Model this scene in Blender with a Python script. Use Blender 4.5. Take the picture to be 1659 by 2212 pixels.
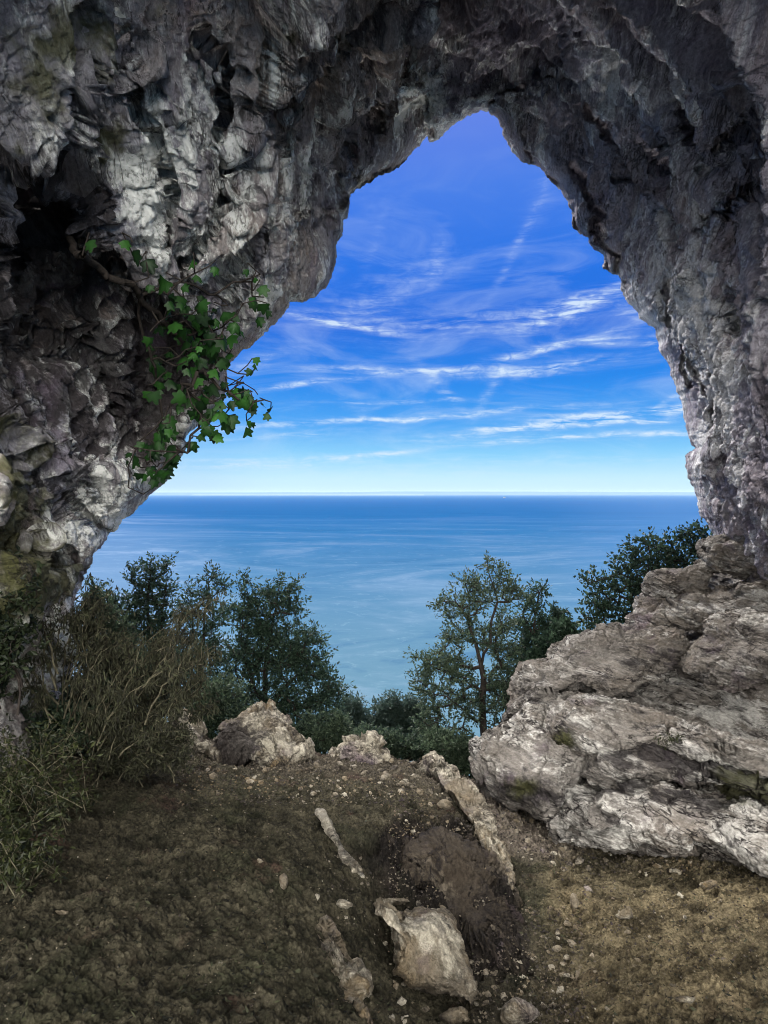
import bpy, math, random
import numpy as np
from math import radians as R

# ------------------------------------------------------------------ scene, camera, light
C = bpy.context.scene
for o in list(bpy.data.objects):
    bpy.data.objects.remove(o)
W0, H0 = 1659.0, 2212.0          # the frame the place was surveyed in
FOC = 1474.7                     # focal length in the same units
CX, HZ, EYE = 829.5, 1064.5, 1.6
SEA = -150.0

cam = bpy.data.cameras.new('camera')
cam.sensor_fit = 'VERTICAL'
cam.sensor_height = 36.0
cam.lens = 36.0 * FOC / H0
cam.shift_y = (HZ - H0 / 2) / H0
cam.clip_start = 0.05
cam.clip_end = 200000
camo = bpy.data.objects.new('camera', cam)
camo.location = (0, 0, EYE)
camo.rotation_euler = (R(90), 0, 0)
C.collection.objects.link(camo)
C.camera = camo

C.view_settings.view_transform = 'Standard'
C.view_settings.look = 'None'
C.view_settings.gamma = 1
C.view_settings.exposure = 0.7
C.render.engine = 'CYCLES'
C.cycles.use_denoising = True
C.cycles.filter_width = 1.0

SUN_EL, SUN_AZ = 44.0, -24.0      # azimuth from +Y, negative = to the left
sl = bpy.data.lights.new('sun', 'SUN')
sl.energy = 5.0
sl.angle = R(11)
sl.color = (1.0, 0.93, 0.84)
so = bpy.data.objects.new('sun', sl)
so.rotation_euler = (R(-(90 - SUN_EL)), 0, R(-SUN_AZ))
C.collection.objects.link(so)


class NT:
    """small helper for node trees"""
    def __init__(s, tree):
        s.t = tree; s.n = tree.nodes; s.l = tree.links
        s.n.clear()
    def new(s, typ, **kw):
        nd = s.n.new(typ)
        for k, v in kw.items():
            setattr(nd, k, v)
        return nd
    def set(s, sock, v):
        if isinstance(v, bpy.types.NodeSocket):
            s.l.new(v, sock)
        elif v is not None:
            sock.default_value = v
    def math(s, op, a, b=None, c=None, clamp=False):
        nd = s.new('ShaderNodeMath', operation=op); nd.use_clamp = clamp
        s.set(nd.inputs[0], a)
        if b is not None: s.set(nd.inputs[1], b)
        if c is not None: s.set(nd.inputs[2], c)
        return nd.outputs[0]
    def vm(s, op, a, b=None):
        nd = s.new('ShaderNodeVectorMath', operation=op)
        s.set(nd.inputs[0], a)
        if b is not None: s.set(nd.inputs[1], b)
        return nd.outputs['Value' if op in ('DOT_PRODUCT', 'LENGTH') else 'Vector']
    def mix(s, f, a, b, blend='MIX'):
        nd = s.new('ShaderNodeMix', data_type='RGBA', blend_type=blend)
        s.set(nd.inputs['Factor'], f)
        for sock, v in ((nd.inputs[6], a), (nd.inputs[7], b)):
            if isinstance(v, tuple) and len(v) == 3: v = v + (1,)
            s.set(sock, v)
        return nd.outputs[2]
    def ramp(s, f, stops, interp='LINEAR'):
        nd = s.new('ShaderNodeValToRGB')
        cr = nd.color_ramp; cr.interpolation = interp
        while len(cr.elements) > 1: cr.elements.remove(cr.elements[-1])
        for i, (p, c) in enumerate(stops):
            e = cr.elements[0] if i == 0 else cr.elements.new(p)
            e.position = p
            if not isinstance(c, tuple): c = (c, c, c)
            e.color = c + (1,) if len(c) == 3 else c
        s.set(nd.inputs[0], f)
        return nd.outputs[0]
    def rng(s, v, a, b, c=0.0, d=1.0, smooth=True):
        nd = s.new('ShaderNodeMapRange')
        nd.interpolation_type = 'SMOOTHSTEP' if smooth else 'LINEAR'
        s.set(nd.inputs[0], v)
        for i, q in enumerate((a, b, c, d)): s.set(nd.inputs[i + 1], q)
        return nd.outputs[0]
    def noise(s, vec, scale, detail=4, rough=0.55, dist=0.0):
        nd = s.new('ShaderNodeTexNoise')
        if vec is not None: s.set(nd.inputs['Vector'], vec)
        nd.inputs['Scale'].default_value = scale
        nd.inputs['Detail'].default_value = detail
        nd.inputs['Roughness'].default_value = rough
        nd.inputs['Distortion'].default_value = dist
        return nd.outputs[0]
    def voro(s, vec, scale, feature='F1'):
        nd = s.new('ShaderNodeTexVoronoi', feature=feature)
        s.set(nd.inputs['Vector'], vec)
        nd.inputs['Scale'].default_value = scale
        return nd.outputs['Distance']
    def mapping(s, vec, loc=(0, 0, 0), rot=(0, 0, 0), scale=(1, 1, 1), typ='POINT'):
        nd = s.new('ShaderNodeMapping', vector_type=typ)
        s.set(nd.inputs['Vector'], vec)
        nd.inputs['Location'].default_value = loc
        nd.inputs['Rotation'].default_value = rot
        nd.inputs['Scale'].default_value = scale
        return nd.outputs[0]


# ------------------------------------------------------------------ sky
def dir_deg(px, py):
    x = (px - CX) / FOC; z = (HZ - py) / FOC
    return math.degrees(math.atan(x)), math.degrees(math.atan(z / math.sqrt(1 + x * x)))

w = bpy.data.worlds.new('World')
C.world = w
w.use_nodes = True
n = NT(w.node_tree)
tc = n.new('ShaderNodeTexCoord')
d = n.vm('NORMALIZE', tc.outputs['Generated'])
sep = n.new('ShaderNodeSeparateXYZ'); n.set(sep.inputs[0], d)
el = n.math('MULTIPLY', n.math('ARCSINE', sep.outputs[2]), 57.2958)
az = n.math('MULTIPLY', n.math('ARCTAN2', sep.outputs[0], sep.outputs[1]), 57.2958)
comb = n.new('ShaderNodeCombineXYZ'); n.set(comb.inputs[0], az); n.set(comb.inputs[1], el)
ae = comb.outputs[0]
sky = n.new('ShaderNodeTexSky', sky_type='NISHITA')
sky.sun_disc = False
sky.sun_elevation = R(SUN_EL); sky.sun_rotation = R(SUN_AZ)
sky.altitude = 150; sky.air_density = 1.0; sky.dust_density = 0.6; sky.ozone_density = 3.0
nish = n.vm('SCALE', sky.outputs[0]); nish.node.inputs['Scale'].default_value = 0.075
e01 = n.math('DIVIDE', el, 90.0, clamp=True)
grad = n.ramp(e01, [(0.0, (0.62, 0.86, 0.97)), (1.2 / 90, (0.56, 0.86, 1.0)), (3.0 / 90, (0.26, 0.66, 1.0)),
                    (5.6 / 90, (0.055, 0.38, 0.93)), (9.0 / 90, (0.008, 0.245, 0.86)), (13.5 / 90, (0.004, 0.150, 0.76)),
                    (18.5 / 90, (0.012, 0.170, 0.80)), (24 / 90, (0.060, 0.21, 0.82)), (30 / 90, (0.135, 0.24, 0.82)),
                    (45 / 90, (0.10, 0.20, 0.66)), (1.0, (0.07, 0.15, 0.48))])
# slightly lavender towards the left, as high thin vapour scatters there
lav = n.rng(az, -8.0, -17.0)
grad = n.mix(n.math('MULTIPLY', lav, 0.18), grad, (0.16, 0.30, 0.88))
base = n.mix(0.95, nish, grad)
# cirrus bank: fibres
wob = n.noise(n.mapping(ae, scale=(0.05, 0.12, 1)), 1.0, 3)
ae2 = n.vm('ADD', ae, n.vm('MULTIPLY', n.vm('SUBTRACT', wob, (0.5, 0.5, 0.5)), (0.0, 2.6, 0.0)))
fib = n.noise(n.mapping(ae2, rot=(0, 0, R(5)), scale=(0.22, 2.2, 1)), 1.0, 7, 0.62, 0.4)
fib2 = n.noise(n.mapping(ae2, rot=(0, 0, R(-24)), scale=(0.8, 1.7, 1)), 1.0, 6, 0.6, 0.9)
tot = None
STREAKS = [  # x, y, half length, half width, slope deg (positive climbs to the right), strength
    (760, 702, 75, 6, -7, .8), (655, 690, 60, 8, -12, .35), (880, 800, 170, 8, 0, .8), (1160, 797, 130, 10, 2, .7),
    (660, 832, 110, 6, 6, .75), (850, 905, 300, 6, 3.5, 1.0), (1240, 912, 220, 10, 5.5, 1.35),
    (1380, 884, 150, 7, 3, 1.2), (1200, 948, 160, 7, 3, .9), (1420, 938, 90, 4, 0, .8), (800, 987, 90, 6, 6, .75),
    (520, 1000, 190, 14, 0, .55), (1225, 672, 75, 18, 18, 1.1), (1200, 752, 110, 8, 8, .85), (1310, 745, 50, 6, 0, .7),
    (1430, 742, 40, 10, 10, .5), (1130, 690, 260, 20, 6, .24), (870, 690, 200, 18, -2, .26),
    (945, 560, 55, 16, 76, .16), (1115, 540, 95, 9, 60, .22), (1170, 430, 60, 24, 68, .10), (805, 540, 60, 12, 70, .08),
    (1450, 855, 35, 5, 30, .6), (1380, 690, 40, 14, -20, .5), (850, 868, 110, 4, 2, .6), (640, 940, 140, 7, 3, .4),
    (1150, 1000, 380, 16, 0, .22), (900, 1035, 520, 14, 0, .3), (1430, 905, 60, 4, 2, .6), (960, 842, 70, 12, -45, .3),
    (1060, 835, 60, 10, 60, .25), (560, 780, 60, 14, 20, .25), (1320, 640, 60, 20, 30, .3), (820, 640, 120, 30, 20, .22)]
for (px, py, L, wd, slope, st) in STREAKS:
    a, e = dir_deg(px, py)
    k = 57.3 / FOC
    m = n.mapping(ae2, loc=(a, e, 0), rot=(0, 0, R(slope)), scale=(L * k * 1.15, wd * k * 1.0, 1), typ='TEXTURE')
    g = n.math('EXPONENT', n.math('MULTIPLY', n.vm('DOT_PRODUCT', m, m), -1.0))
    g = n.math('MULTIPLY', g, st * 0.92)
    tot = g if tot is None else n.math('ADD', tot, g)
f1 = n.rng(fib, 0.33, 0.70, 0.0, 1.35)
f2 = n.rng(fib2, 0.30, 0.70, 0.35, 1.25)
cl = n.math('MULTIPLY', tot, n.math('MULTIPLY', f1, f2))
veil = n.math('MULTIPLY', n.rng(n.noise(n.mapping(ae2, rot=(0, 0, R(18)), scale=(0.09, 0.33, 1)), 1.0, 6, 0.6, 1.2), 0.42, 0.76), 0.24)
veil = n.math('MULTIPLY', veil, n.rng(el, 30, 14))
cl = n.math('ADD', cl, veil)
cl = n.math('MULTIPLY', n.math('MINIMUM', cl, 0.86), n.rng(el, 0.2, 2.5))
front = n.mix(cl, base, (0.72, 0.86, 1.0))
# white fill light added to the unseen sky behind the viewer
back = n.rng(sep.outputs[1], 0.15, -0.30)
backc = n.mix(n.rng(fib, 0.35, 0.7), (1.0, 0.95, 0.88), (1.25, 1.2, 1.12))
# its brightest patch, added low behind so it grazes the cave walls
glow = n.rng(n.vm('DOT_PRODUCT', d, (0.03, -0.90, 0.38)), 0.74, 0.97, 0.65, 13.5)
backc = n.vm('SCALE', backc); n.set(backc.node.inputs['Scale'], glow)
full = n.mix(back, front, backc)
bg = n.new('ShaderNodeBackground')
n.set(bg.inputs[0], full); bg.inputs[1].default_value = 0.62
out = n.new('ShaderNodeOutputWorld'); n.l.new(bg.outputs[0], out.inputs[0])


# ------------------------------------------------------------------ numeric helpers
rng = np.random.default_rng(7)
random.seed(7)
_perm = rng.permutation(256).astype(np.int32)
_perm = np.concatenate([_perm, _perm])
_g = rng.normal(size=(256, 3)).astype(np.float32)
_g /= np.linalg.norm(_g, axis=1, keepdims=True)
_cellr = rng.random((256, 3)).astype(np.float32)
_cellg = rng.normal(size=(256, 3)).astype(np.float32)


def _hash(ix, iy, iz):
    return _perm[_perm[_perm[ix & 255] + (iy & 255)] + (iz & 255)]


def perlin(p):
    p = np.asarray(p, np.float32)
    i = np.floor(p).astype(np.int32); f = p - i
    u = f * f * f * (f * (f * 6 - 15) + 10)
    res = 0
    for dx in (0, 1):
        wx = u[:, 0] if dx else 1 - u[:, 0]
        for dy in (0, 1):
            wy = u[:, 1] if dy else 1 - u[:, 1]
            for dz in (0, 1):
                wz = u[:, 2] if dz else 1 - u[:, 2]
                g = _g[_hash(i[:, 0] + dx, i[:, 1] + dy, i[:, 2] + dz)]
                dot = (g[:, 0] * (f[:, 0] - dx) + g[:, 1] * (f[:, 1] - dy) + g[:, 2] * (f[:, 2] - dz))
                res = res + wx * wy * wz * dot
    return res * 1.5


def fbm(p, octs=4, gain=0.5, off=0.0):
    r = 0; a = 1.0; q = np.asarray(p, np.float32) + np.float32(off)
    for k in range(octs):
        r = r + a * perlin(q)
        q = q * 2.03 + 17.3; a *= gain
    return r


def ridged(p, octs=4, gain=0.5, off=0.0):
    r = 0; a = 1.0; q = np.asarray(p, np.float32) + np.float32(off)
    for k in range(octs):
        r = r + a * (0.5 - np.abs(perlin(q)) * 2)
        q = q * 2.07 + 11.7; a *= gain
    return r


def worley(p, off=0.0):
    """F1, F2 and a facet value: a tilted plane inside each cell, which reads as broken rock"""
    p = np.asarray(p, np.float32) + np.float32(off)
    i = np.floor(p).astype(np.int32); f = p - i
    f1 = np.full(len(p), 9.0, np.float32); f2 = f1.copy(); fac = np.zeros(len(p), np.float32)
    for dx in (-1, 0, 1):
        for dy in (-1, 0, 1):
            for dz in (-1, 0, 1):
                h = _hash(i[:, 0] + dx, i[:, 1] + dy, i[:, 2] + dz)
                c = _cellr[h]
                v = f - (c + np.array((dx, dy, dz), np.float32))
                dd = np.sqrt((v * v).sum(1))
                g = _cellg[h]
                val = (v * g).sum(1) + (c[:, 0] - .5)
                near = dd < f1
                f2 = np.where(near, f1, np.minimum(f2, dd))
                fac = np.where(near, val, fac)
                f1 = np.where(near, dd, f1)
    return f1, f2, fac


def sstep(x, a, b):
    t = np.clip((x - a) / (b - a), 0, 1)
    return t * t * (3 - 2 * t)


class RBF:
    """smooth surface through a handful of surveyed points"""
    def __init__(s, pts, smooth=1e-3):
        pts = np.array(pts, np.float64)
        s.mean = pts[:, :2].mean(0); s.sc = np.abs(pts[:, :2] - s.mean).max()
        s.c = (pts[:, :2] - s.mean) / s.sc
        N = len(pts)
        K = s._k(np.linalg.norm(s.c[:, None] - s.c[None], axis=2)) + np.eye(N) * smooth
        P = np.hstack([np.ones((N, 1)), s.c])
        A = np.zeros((N + 3, N + 3)); A[:N, :N] = K; A[:N, N:] = P; A[N:, :N] = P.T
        b = np.zeros(N + 3); b[:N] = pts[:, 2]
        s.w = np.linalg.solve(A, b)
    @staticmethod
    def _k(r):
        return r                      # biharmonic in practice, robust against overshoot
    def __call__(s, x, y):
        sh = np.shape(x)
        q = (np.stack([np.ravel(x), np.ravel(y)], 1) - s.mean) / s.sc
        r = np.zeros(len(q))
        for k, c in enumerate(s.c):
            r += s.w[k] * s._k(np.sqrt(((q - c) ** 2).sum(1) + 2e-3))
        r += s.w[-3] + q @ s.w[-2:]
        return r.reshape(sh)


def pt(px, py, d):
    """survey bearing and distance to a place in the world"""
    px, py, d = np.broadcast_arrays(np.asarray(px, float), np.asarray(py, float), np.asarray(d, float))
    return np.stack([(px - CX) / FOC * d, d, EYE + (HZ - py) / FOC * d], -1)


def seg_dist(px, py, poly, closed=False):
    best = np.full(px.shape, 1e9)
    pl = list(poly) + ([poly[0]] if closed else [])
    for (ax, ay), (bx, by) in zip(pl[:-1], pl[1:]):
        vx, vy = bx - ax, by - ay
        t = np.clip(((px - ax) * vx + (py - ay) * vy) / (vx * vx + vy * vy + 1e-9), 0, 1)
        best = np.minimum(best, np.hypot(px - ax - t * vx, py - ay - t * vy))
    return best


def inside(px, py, poly):
    r = np.zeros(px.shape, bool)
    pl = list(poly)
    for (ax, ay), (bx, by) in zip(pl, pl[1:] + pl[:1]):
        if ay == by: continue
        c = ((ay > py) != (by > py)) & (px < (bx - ax) * (py - ay) / (by - ay) + ax)
        r ^= c
    return r


def sdist(px, py, poly):
    dd = seg_dist(px, py, poly, True)
    return np.where(inside(px, py, poly), dd, -dd)


def mesh_obj(name, V, F, mats, parent=None, smooth=True, attrs=None, mat_idx=None):
    V = np.ascontiguousarray(V, np.float32).reshape(-1, 3)
    me = bpy.data.meshes.new(name)
    me.vertices.add(len(V)); me.vertices.foreach_set('co', V.ravel())
    F = np.ascontiguousarray(F, np.int32)
    k = F.shape[1]
    me.loops.add(F.size); me.loops.foreach_set('vertex_index', F.ravel())
    me.polygons.add(len(F))
    me.polygons.foreach_set('loop_start', np.arange(0, F.size, k, dtype=np.int32))
    me.polygons.foreach_set('loop_total', np.full(len(F), k, np.int32))
    me.polygons.foreach_set('use_smooth', np.full(len(F), smooth, bool))
    if not isinstance(mats, (list, tuple)): mats = [mats]
    for m in mats: me.materials.append(m)
    if mat_idx is not None: me.polygons.foreach_set('material_index', np.ascontiguousarray(mat_idx, np.int32))
    me.update(calc_edges=True)
    for an, arr in (attrs or {}).items():
        a = me.color_attributes.new(an, 'FLOAT_COLOR', 'POINT')
        c = np.ones((len(V), 4), np.float32); c[:, :arr.shape[1]] = arr
        a.data.foreach_set('color', c.ravel())
    o = bpy.data.objects.new(name, me)
    C.collection.objects.link(o)
    if parent is not None: o.parent = parent
    return o


def tag(o, label=None, cat=None, group=None, kind=None):
    if label: o['label'] = label
    if cat: o['category'] = cat
    if group: o['group'] = group
    if kind: o['kind'] = kind
    return o


def empty(name, loc=(0, 0, 0)):
    o = bpy.data.objects.new(name, None)
    o.location = loc; o.empty_display_size = .1
    C.collection.objects.link(o)
    return o


def grid_faces(nu, nv, wrap_u=False):
    a = np.arange(nu * nv).reshape(nu, nv)
    if wrap_u: a = np.vstack([a, a[:1]])
    return np.stack([a[:-1, :-1], a[1:, :-1], a[1:, 1:], a[:-1, 1:]], -1).reshape(-1, 4)


def grid_normals(P, wrap_u=False):
    if wrap_u:
        du = np.roll(P, -1, 0) - np.roll(P, 1, 0)
    else:
        du = np.gradient(P, axis=0)
    dv = np.gradient(P, axis=1)
    N = np.cross(du, dv)
    return N / (np.linalg.norm(N, axis=-1, keepdims=True) + 1e-12)


# ------------------------------------------------------------------ materials
def new_mat(name):
    m = bpy.data.materials.new(name); m.use_nodes = True
    return m, NT(m.node_tree)


def finish(nt, color, rough=0.9, normal=None, spec=0.25):
    b = nt.new('ShaderNodeBsdfPrincipled')
    nt.set(b.inputs['Base Color'], color if not (isinstance(color, tuple) and len(color) == 3) else color + (1,))
    nt.set(b.inputs['Roughness'], rough)
    b.inputs['Specular IOR Level'].default_value = spec
    if normal is not None: nt.set(b.inputs['Normal'], normal)
    o = nt.new('ShaderNodeOutputMaterial'); nt.l.new(b.outputs[0], o.inputs[0])
    return b


def bump(nt, h, strength, dist, prev=None):
    b = nt.new('ShaderNodeBump')
    b.inputs['Strength'].default_value = strength; b.inputs['Distance'].default_value = dist
    nt.set(b.inputs['Height'], h)
    if prev is not None: nt.set(b.inputs['Normal'], prev)
    return b.outputs[0]


def rock_mat(name, grey=(0.185, 0.176, 0.192), pale=(0.50, 0.50, 0.46), dark=(0.030, 0.026, 0.028), warm=(0.175, 0.140, 0.115),
             moss=(0.075, 0.080, 0.022), tilt=0.0, lean=0.0, stretch=(1, 1, 0.3), gain=1.0, crack=1.0, violet=False):
    """limestone: attribute 'tone' = (pale crust, moss and algae, dark stain and painted shade); the grain runs along one stretched, tilted axis"""
    m, nt = new_mat(name)
    g = nt.new('ShaderNodeNewGeometry'); P = g.outputs['Position']
    at = nt.new('ShaderNodeAttribute'); at.attribute_name = 'tone'
    s3 = nt.new('ShaderNodeSeparateColor'); nt.set(s3.inputs[0], at.outputs['Color'])
    st = nt.mapping(nt.mapping(P, rot=(tilt, lean, 0)), scale=stretch)
    wv = nt.new('ShaderNodeTexNoise'); nt.set(wv.inputs['Vector'], P); wv.inputs['Scale'].default_value = 2.2; wv.inputs['Detail'].default_value = 4
    stw = nt.vm('ADD', st, nt.vm('MULTIPLY', nt.vm('SUBTRACT', wv.outputs['Color'], (0.5, 0.5, 0.5)), (0.30, 0.30, 0.30)))
    n1 = nt.noise(st, 1.8, 8, 0.62, 0.6)
    n2 = nt.noise(stw, 9.0, 9, 0.70, 0.2)
    n3 = nt.noise(P, 48.0, 5, 0.75)
    n4 = nt.noise(P, 0.8, 4, 0.6)
    n5 = nt.noise(stw, 24.0, 7, 0.72)
    n6 = nt.noise(stw, 3.3, 8, 0.66)
    c = nt.mix(nt.rng(n4, 0.35, 0.65), grey, warm)
    c = nt.mix(nt.rng(n2, 0.35, 0.70, 0, 0.6), c, nt.mix(0.45, grey, pale))
    pf = nt.math('ADD', nt.math('MULTIPLY', s3.outputs[0], 0.34), nt.math('MULTIPLY', nt.math('SUBTRACT', n1, 0.5), 1.7))
    pf = nt.math('ADD', pf, nt.math('MULTIPLY', nt.math('SUBTRACT', nt.noise(stw, 5.0, 7, 0.6), 0.5), 2.0))
    pf = nt.math('ADD', pf, nt.math('MULTIPLY', nt.math('SUBTRACT', n5, 0.5), 1.0))
    c = nt.mix(nt.rng(pf, 0.06, 0.50), c, pale)
    df = nt.math('ADD', nt.math('MULTIPLY', s3.outputs[2], 0.36), nt.math('MULTIPLY', nt.math('SUBTRACT', n2, 0.5), 2.4))
    df = nt.math('ADD', df, nt.math('MULTIPLY', nt.math('SUBTRACT', n6, 0.5), 1.8))
    c = nt.mix(nt.rng(df, 0.10, 0.62, 0, 0.90), c, dark)
    mf = nt.math('ADD', nt.math('MULTIPLY', s3.outputs[1], 0.85), nt.math('MULTIPLY', nt.math('SUBTRACT', nt.noise(P, 3.0, 8, 0.7), 0.5), 2.2))
    c = nt.mix(nt.rng(mf, 0.36, 0.85, 0, 0.85), c, nt.mix(n3, moss, nt.mix(0.5, moss, dark)))
    v = nt.noise(P, 2.3, 5, 0.6, 0.5)
    c = nt.mix(nt.rng(v, 0.56, 0.72, 0, 0.45), c, (0.16, 0.115, 0.17))
    if violet:
        xs_ = nt.new('ShaderNodeSeparateXYZ'); nt.set(xs_.inputs[0], P)
        c = nt.mix(nt.math('MULTIPLY', nt.rng(xs_.outputs[0], -0.5, 1.8), 0.42), c, nt.mix(n2, (0.10, 0.085, 0.15), (0.30, 0.28, 0.36)))
    # joints: thin wandering dark lines along the bedding
    def lines(vec, sc, wd_, seed_):
        q = nt.noise(nt.mapping(vec, loc=(seed_, seed_, seed_)), sc, 5, 0.6, 0.5)
        dd_ = nt.math('ABSOLUTE', nt.math('SUBTRACT', q, 0.5))
        return nt.rng(dd_, 0.0, wd_, 1.0, 0.0)
    lk = nt.math('MAXIMUM', lines(st, 2.6, 0.014, 3.1), nt.math('MULTIPLY', lines(stw, 7.0, 0.022, 9.7), 0.75))
    lk = nt.math('MULTIPLY', lk, nt.math('MULTIPLY', nt.rng(nt.noise(P, 1.9, 4, .6), 0.42, 0.58), crack))
    c = nt.mix(nt.math('MULTIPLY', lk, 0.85), c, dark)
    grain = nt.math('MULTIPLY', nt.rng(n3, 0.32, 0.70, 0.70, 1.30, smooth=False), nt.rng(n5, 0.30, 0.68, 0.62, 1.38, smooth=False))  # grain follows the bump noise, so shade in the pits is painted in
    c = nt.vm('SCALE', c)
    nt.set(c.node.inputs['Scale'], nt.math('MULTIPLY', grain, gain))
    h = nt.math('ADD', nt.math('MULTIPLY', n2, 1.0), nt.math('MULTIPLY', n5, 0.6))
    h = nt.math('SUBTRACT', h, nt.math('MULTIPLY', lk, 0.5))
    nb = bump(nt, h, 1.0, 0.05)
    nb = bump(nt, n3, 1.0, 0.018, nb)
    vv = nt.voro(nt.vm('ADD', P, nt.vm('SCALE', nt.noise(P, 9, 3))), 26)
    nb = bump(nt, vv, 0.6, 0.014, nb)
    finish(nt, c, 0.88, nb, 0.15)
    return m


M = {}
M['cave'] = rock_mat('cave_limestone', grey=(0.212, 0.208, 0.250), warm=(0.215, 0.175, 0.150), pale=(0.64, 0.66, 0.64), tilt=R(-44), stretch=(1.2, 1.2, 0.22), crack=1.0, gain=1.75, violet=True)
M['slab'] = rock_mat('slab_limestone', grey=(0.20, 0.185, 0.170), pale=(0.56, 0.55, 0.52), warm=(0.19, 0.165, 0.14),
                     lean=R(-12), stretch=(0.42, 0.55, 2.1), gain=.88, crack=1.3)
M['boulder'] = rock_mat('boulder_limestone', grey=(0.17, 0.15, 0.12), pale=(0.42, 0.39, 0.32), warm=(0.19, 0.14, 0.075),
                        lean=R(50), stretch=(1.1, .9, .85), gain=1.0, crack=1.0)


M['dark_rock'] = rock_mat('earthy_rock', grey=(0.060, 0.050, 0.042), pale=(0.21, 0.18, 0.14), warm=(0.075, 0.058, 0.040), stretch=(1, 1, .5), crack=1.2, gain=.62)  # brown rock darkened further: shade of the mound flank painted into it


def ground_mat():
    m, nt = new_mat('dirt')
    g = nt.new('ShaderNodeNewGeometry'); P = g.outputs['Position']
    at = nt.new('ShaderNodeAttribute'); at.attribute_name = 'tone'
    s3 = nt.new('ShaderNodeSeparateColor'); nt.set(s3.inputs[0], at.outputs['Color'])
    n1 = nt.noise(P, 1.7, 6, 0.6, 0.5); n2 = nt.noise(P, 7.5, 8, 0.7); n3 = nt.noise(P, 70, 5, 0.75); n4 = nt.noise(P, 2.6, 5, .6)
    c = nt.mix(nt.rng(n2, 0.3, 0.7), (0.017, 0.017, 0.012), (0.108, 0.098, 0.068))
    c = nt.mix(nt.rng(n1, 0.50, 0.66, 0, 0.45), c, (0.040, 0.046, 0.026))       # thin algae green
    c = nt.mix(nt.rng(n4, 0.58, 0.72, 0, 0.6), c, (0.095, 0.052, 0.045))        # reddish earth
    sand = nt.mix(nt.rng(n2, 0.36, 0.62), (0.055, 0.045, 0.028), (0.27, 0.225, 0.140))
    c = nt.mix(s3.outputs[0], c, sand)
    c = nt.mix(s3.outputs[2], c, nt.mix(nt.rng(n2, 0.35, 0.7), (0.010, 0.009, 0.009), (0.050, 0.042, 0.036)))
    c = nt.mix(nt.math('MULTIPLY', s3.outputs[1], 0.8), c, nt.mix(n2, (0.13, 0.105, 0.09), (0.36, 0.31, 0.27)))
    c = nt.vm('SCALE', c)
    nt.set(c.node.inputs['Scale'], nt.rng(n3, 0.34, 0.68, 0.45, 1.6, smooth=False))  # same noise as the bump: hollows painted darker for contrast
    nb = bump(nt, nt.noise(P, 22, 8, 0.8), 1.0, 0.06)
    nb = bump(nt, n3, 1.0, 0.022, nb)
    nb = bump(nt, nt.voro(P, 60), 0.8, 0.014, nb)
    finish(nt, c, 0.95, nb, 0.1)
    return m


M['dirt'] = ground_mat()


def leaf_mat(name, dark, light, trans=0.35, rough=0.55):
    m, nt = new_mat(name)
    at = nt.new('ShaderNodeAttribute'); at.attribute_name = 'tone'
    s3 = nt.new('ShaderNodeSeparateColor'); nt.set(s3.inputs[0], at.outputs['Color'])
    c = nt.mix(s3.outputs[0], dark, light)
    b = nt.new('ShaderNodeBsdfPrincipled')
    nt.set(b.inputs['Base Color'], c); b.inputs['Roughness'].default_value = rough
    b.inputs['Specular IOR Level'].default_value = 0.3
    tr = nt.new('ShaderNodeBsdfTranslucent'); nt.set(tr.inputs[0], c)
    mx = nt.new('ShaderNodeMixShader'); mx.inputs[0].default_value = trans
    nt.l.new(b.outputs[0], mx.inputs[1]); nt.l.new(tr.outputs[0], mx.inputs[2])
    o = nt.new('ShaderNodeOutputMaterial'); nt.l.new(mx.outputs[0], o.inputs[0])
    return m


def bark_mat(name, a, b):
    m, nt = new_mat(name)
    g = nt.new('ShaderNodeNewGeometry'); P = g.outputs['Position']
    nn = nt.noise(nt.mapping(P, scale=(1, 1, .3)), 40, 5, .7)
    finish(nt, nt.mix(nt.rng(nn, .35, .65), a, b), 0.9, bump(nt, nn, .8, .01), .1)
    return m


M['bark'] = bark_mat('bark', (0.014, 0.012, 0.011), (0.038, 0.032, 0.028))
M['twig'] = bark_mat('dry_stem', (0.022, 0.020, 0.014), (0.105, 0.098, 0.066))
M['olive'] = leaf_mat('olive_leaf', (0.012, 0.028, 0.018), (0.120, 0.165, 0.100), .45)
M['deep'] = leaf_mat('deep_leaf', (0.007, 0.019, 0.013), (0.068, 0.115, 0.070), .45)
M['haze_leaf'] = leaf_mat('hazed_leaf', (0.045, 0.075, 0.060), (0.115, 0.170, 0.135))  # distance haze painted into the leaf colour
M['ivy'] = leaf_mat('shade_leaf', (0.004, 0.009, 0.004), (0.030, 0.042, 0.018), .3)
M['fig'] = leaf_mat('fig_leaf', (0.003, 0.012, 0.005), (0.032, 0.120, 0.018), 0.4)
M['dry'] = leaf_mat('dry_leaf', (0.006, 0.006, 0.004), (0.046, 0.050, 0.025), 0.2, .8)
M['weed'] = leaf_mat('weed_leaf', (0.004, 0.007, 0.003), (0.038, 0.047, 0.014), 0.3)


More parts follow.
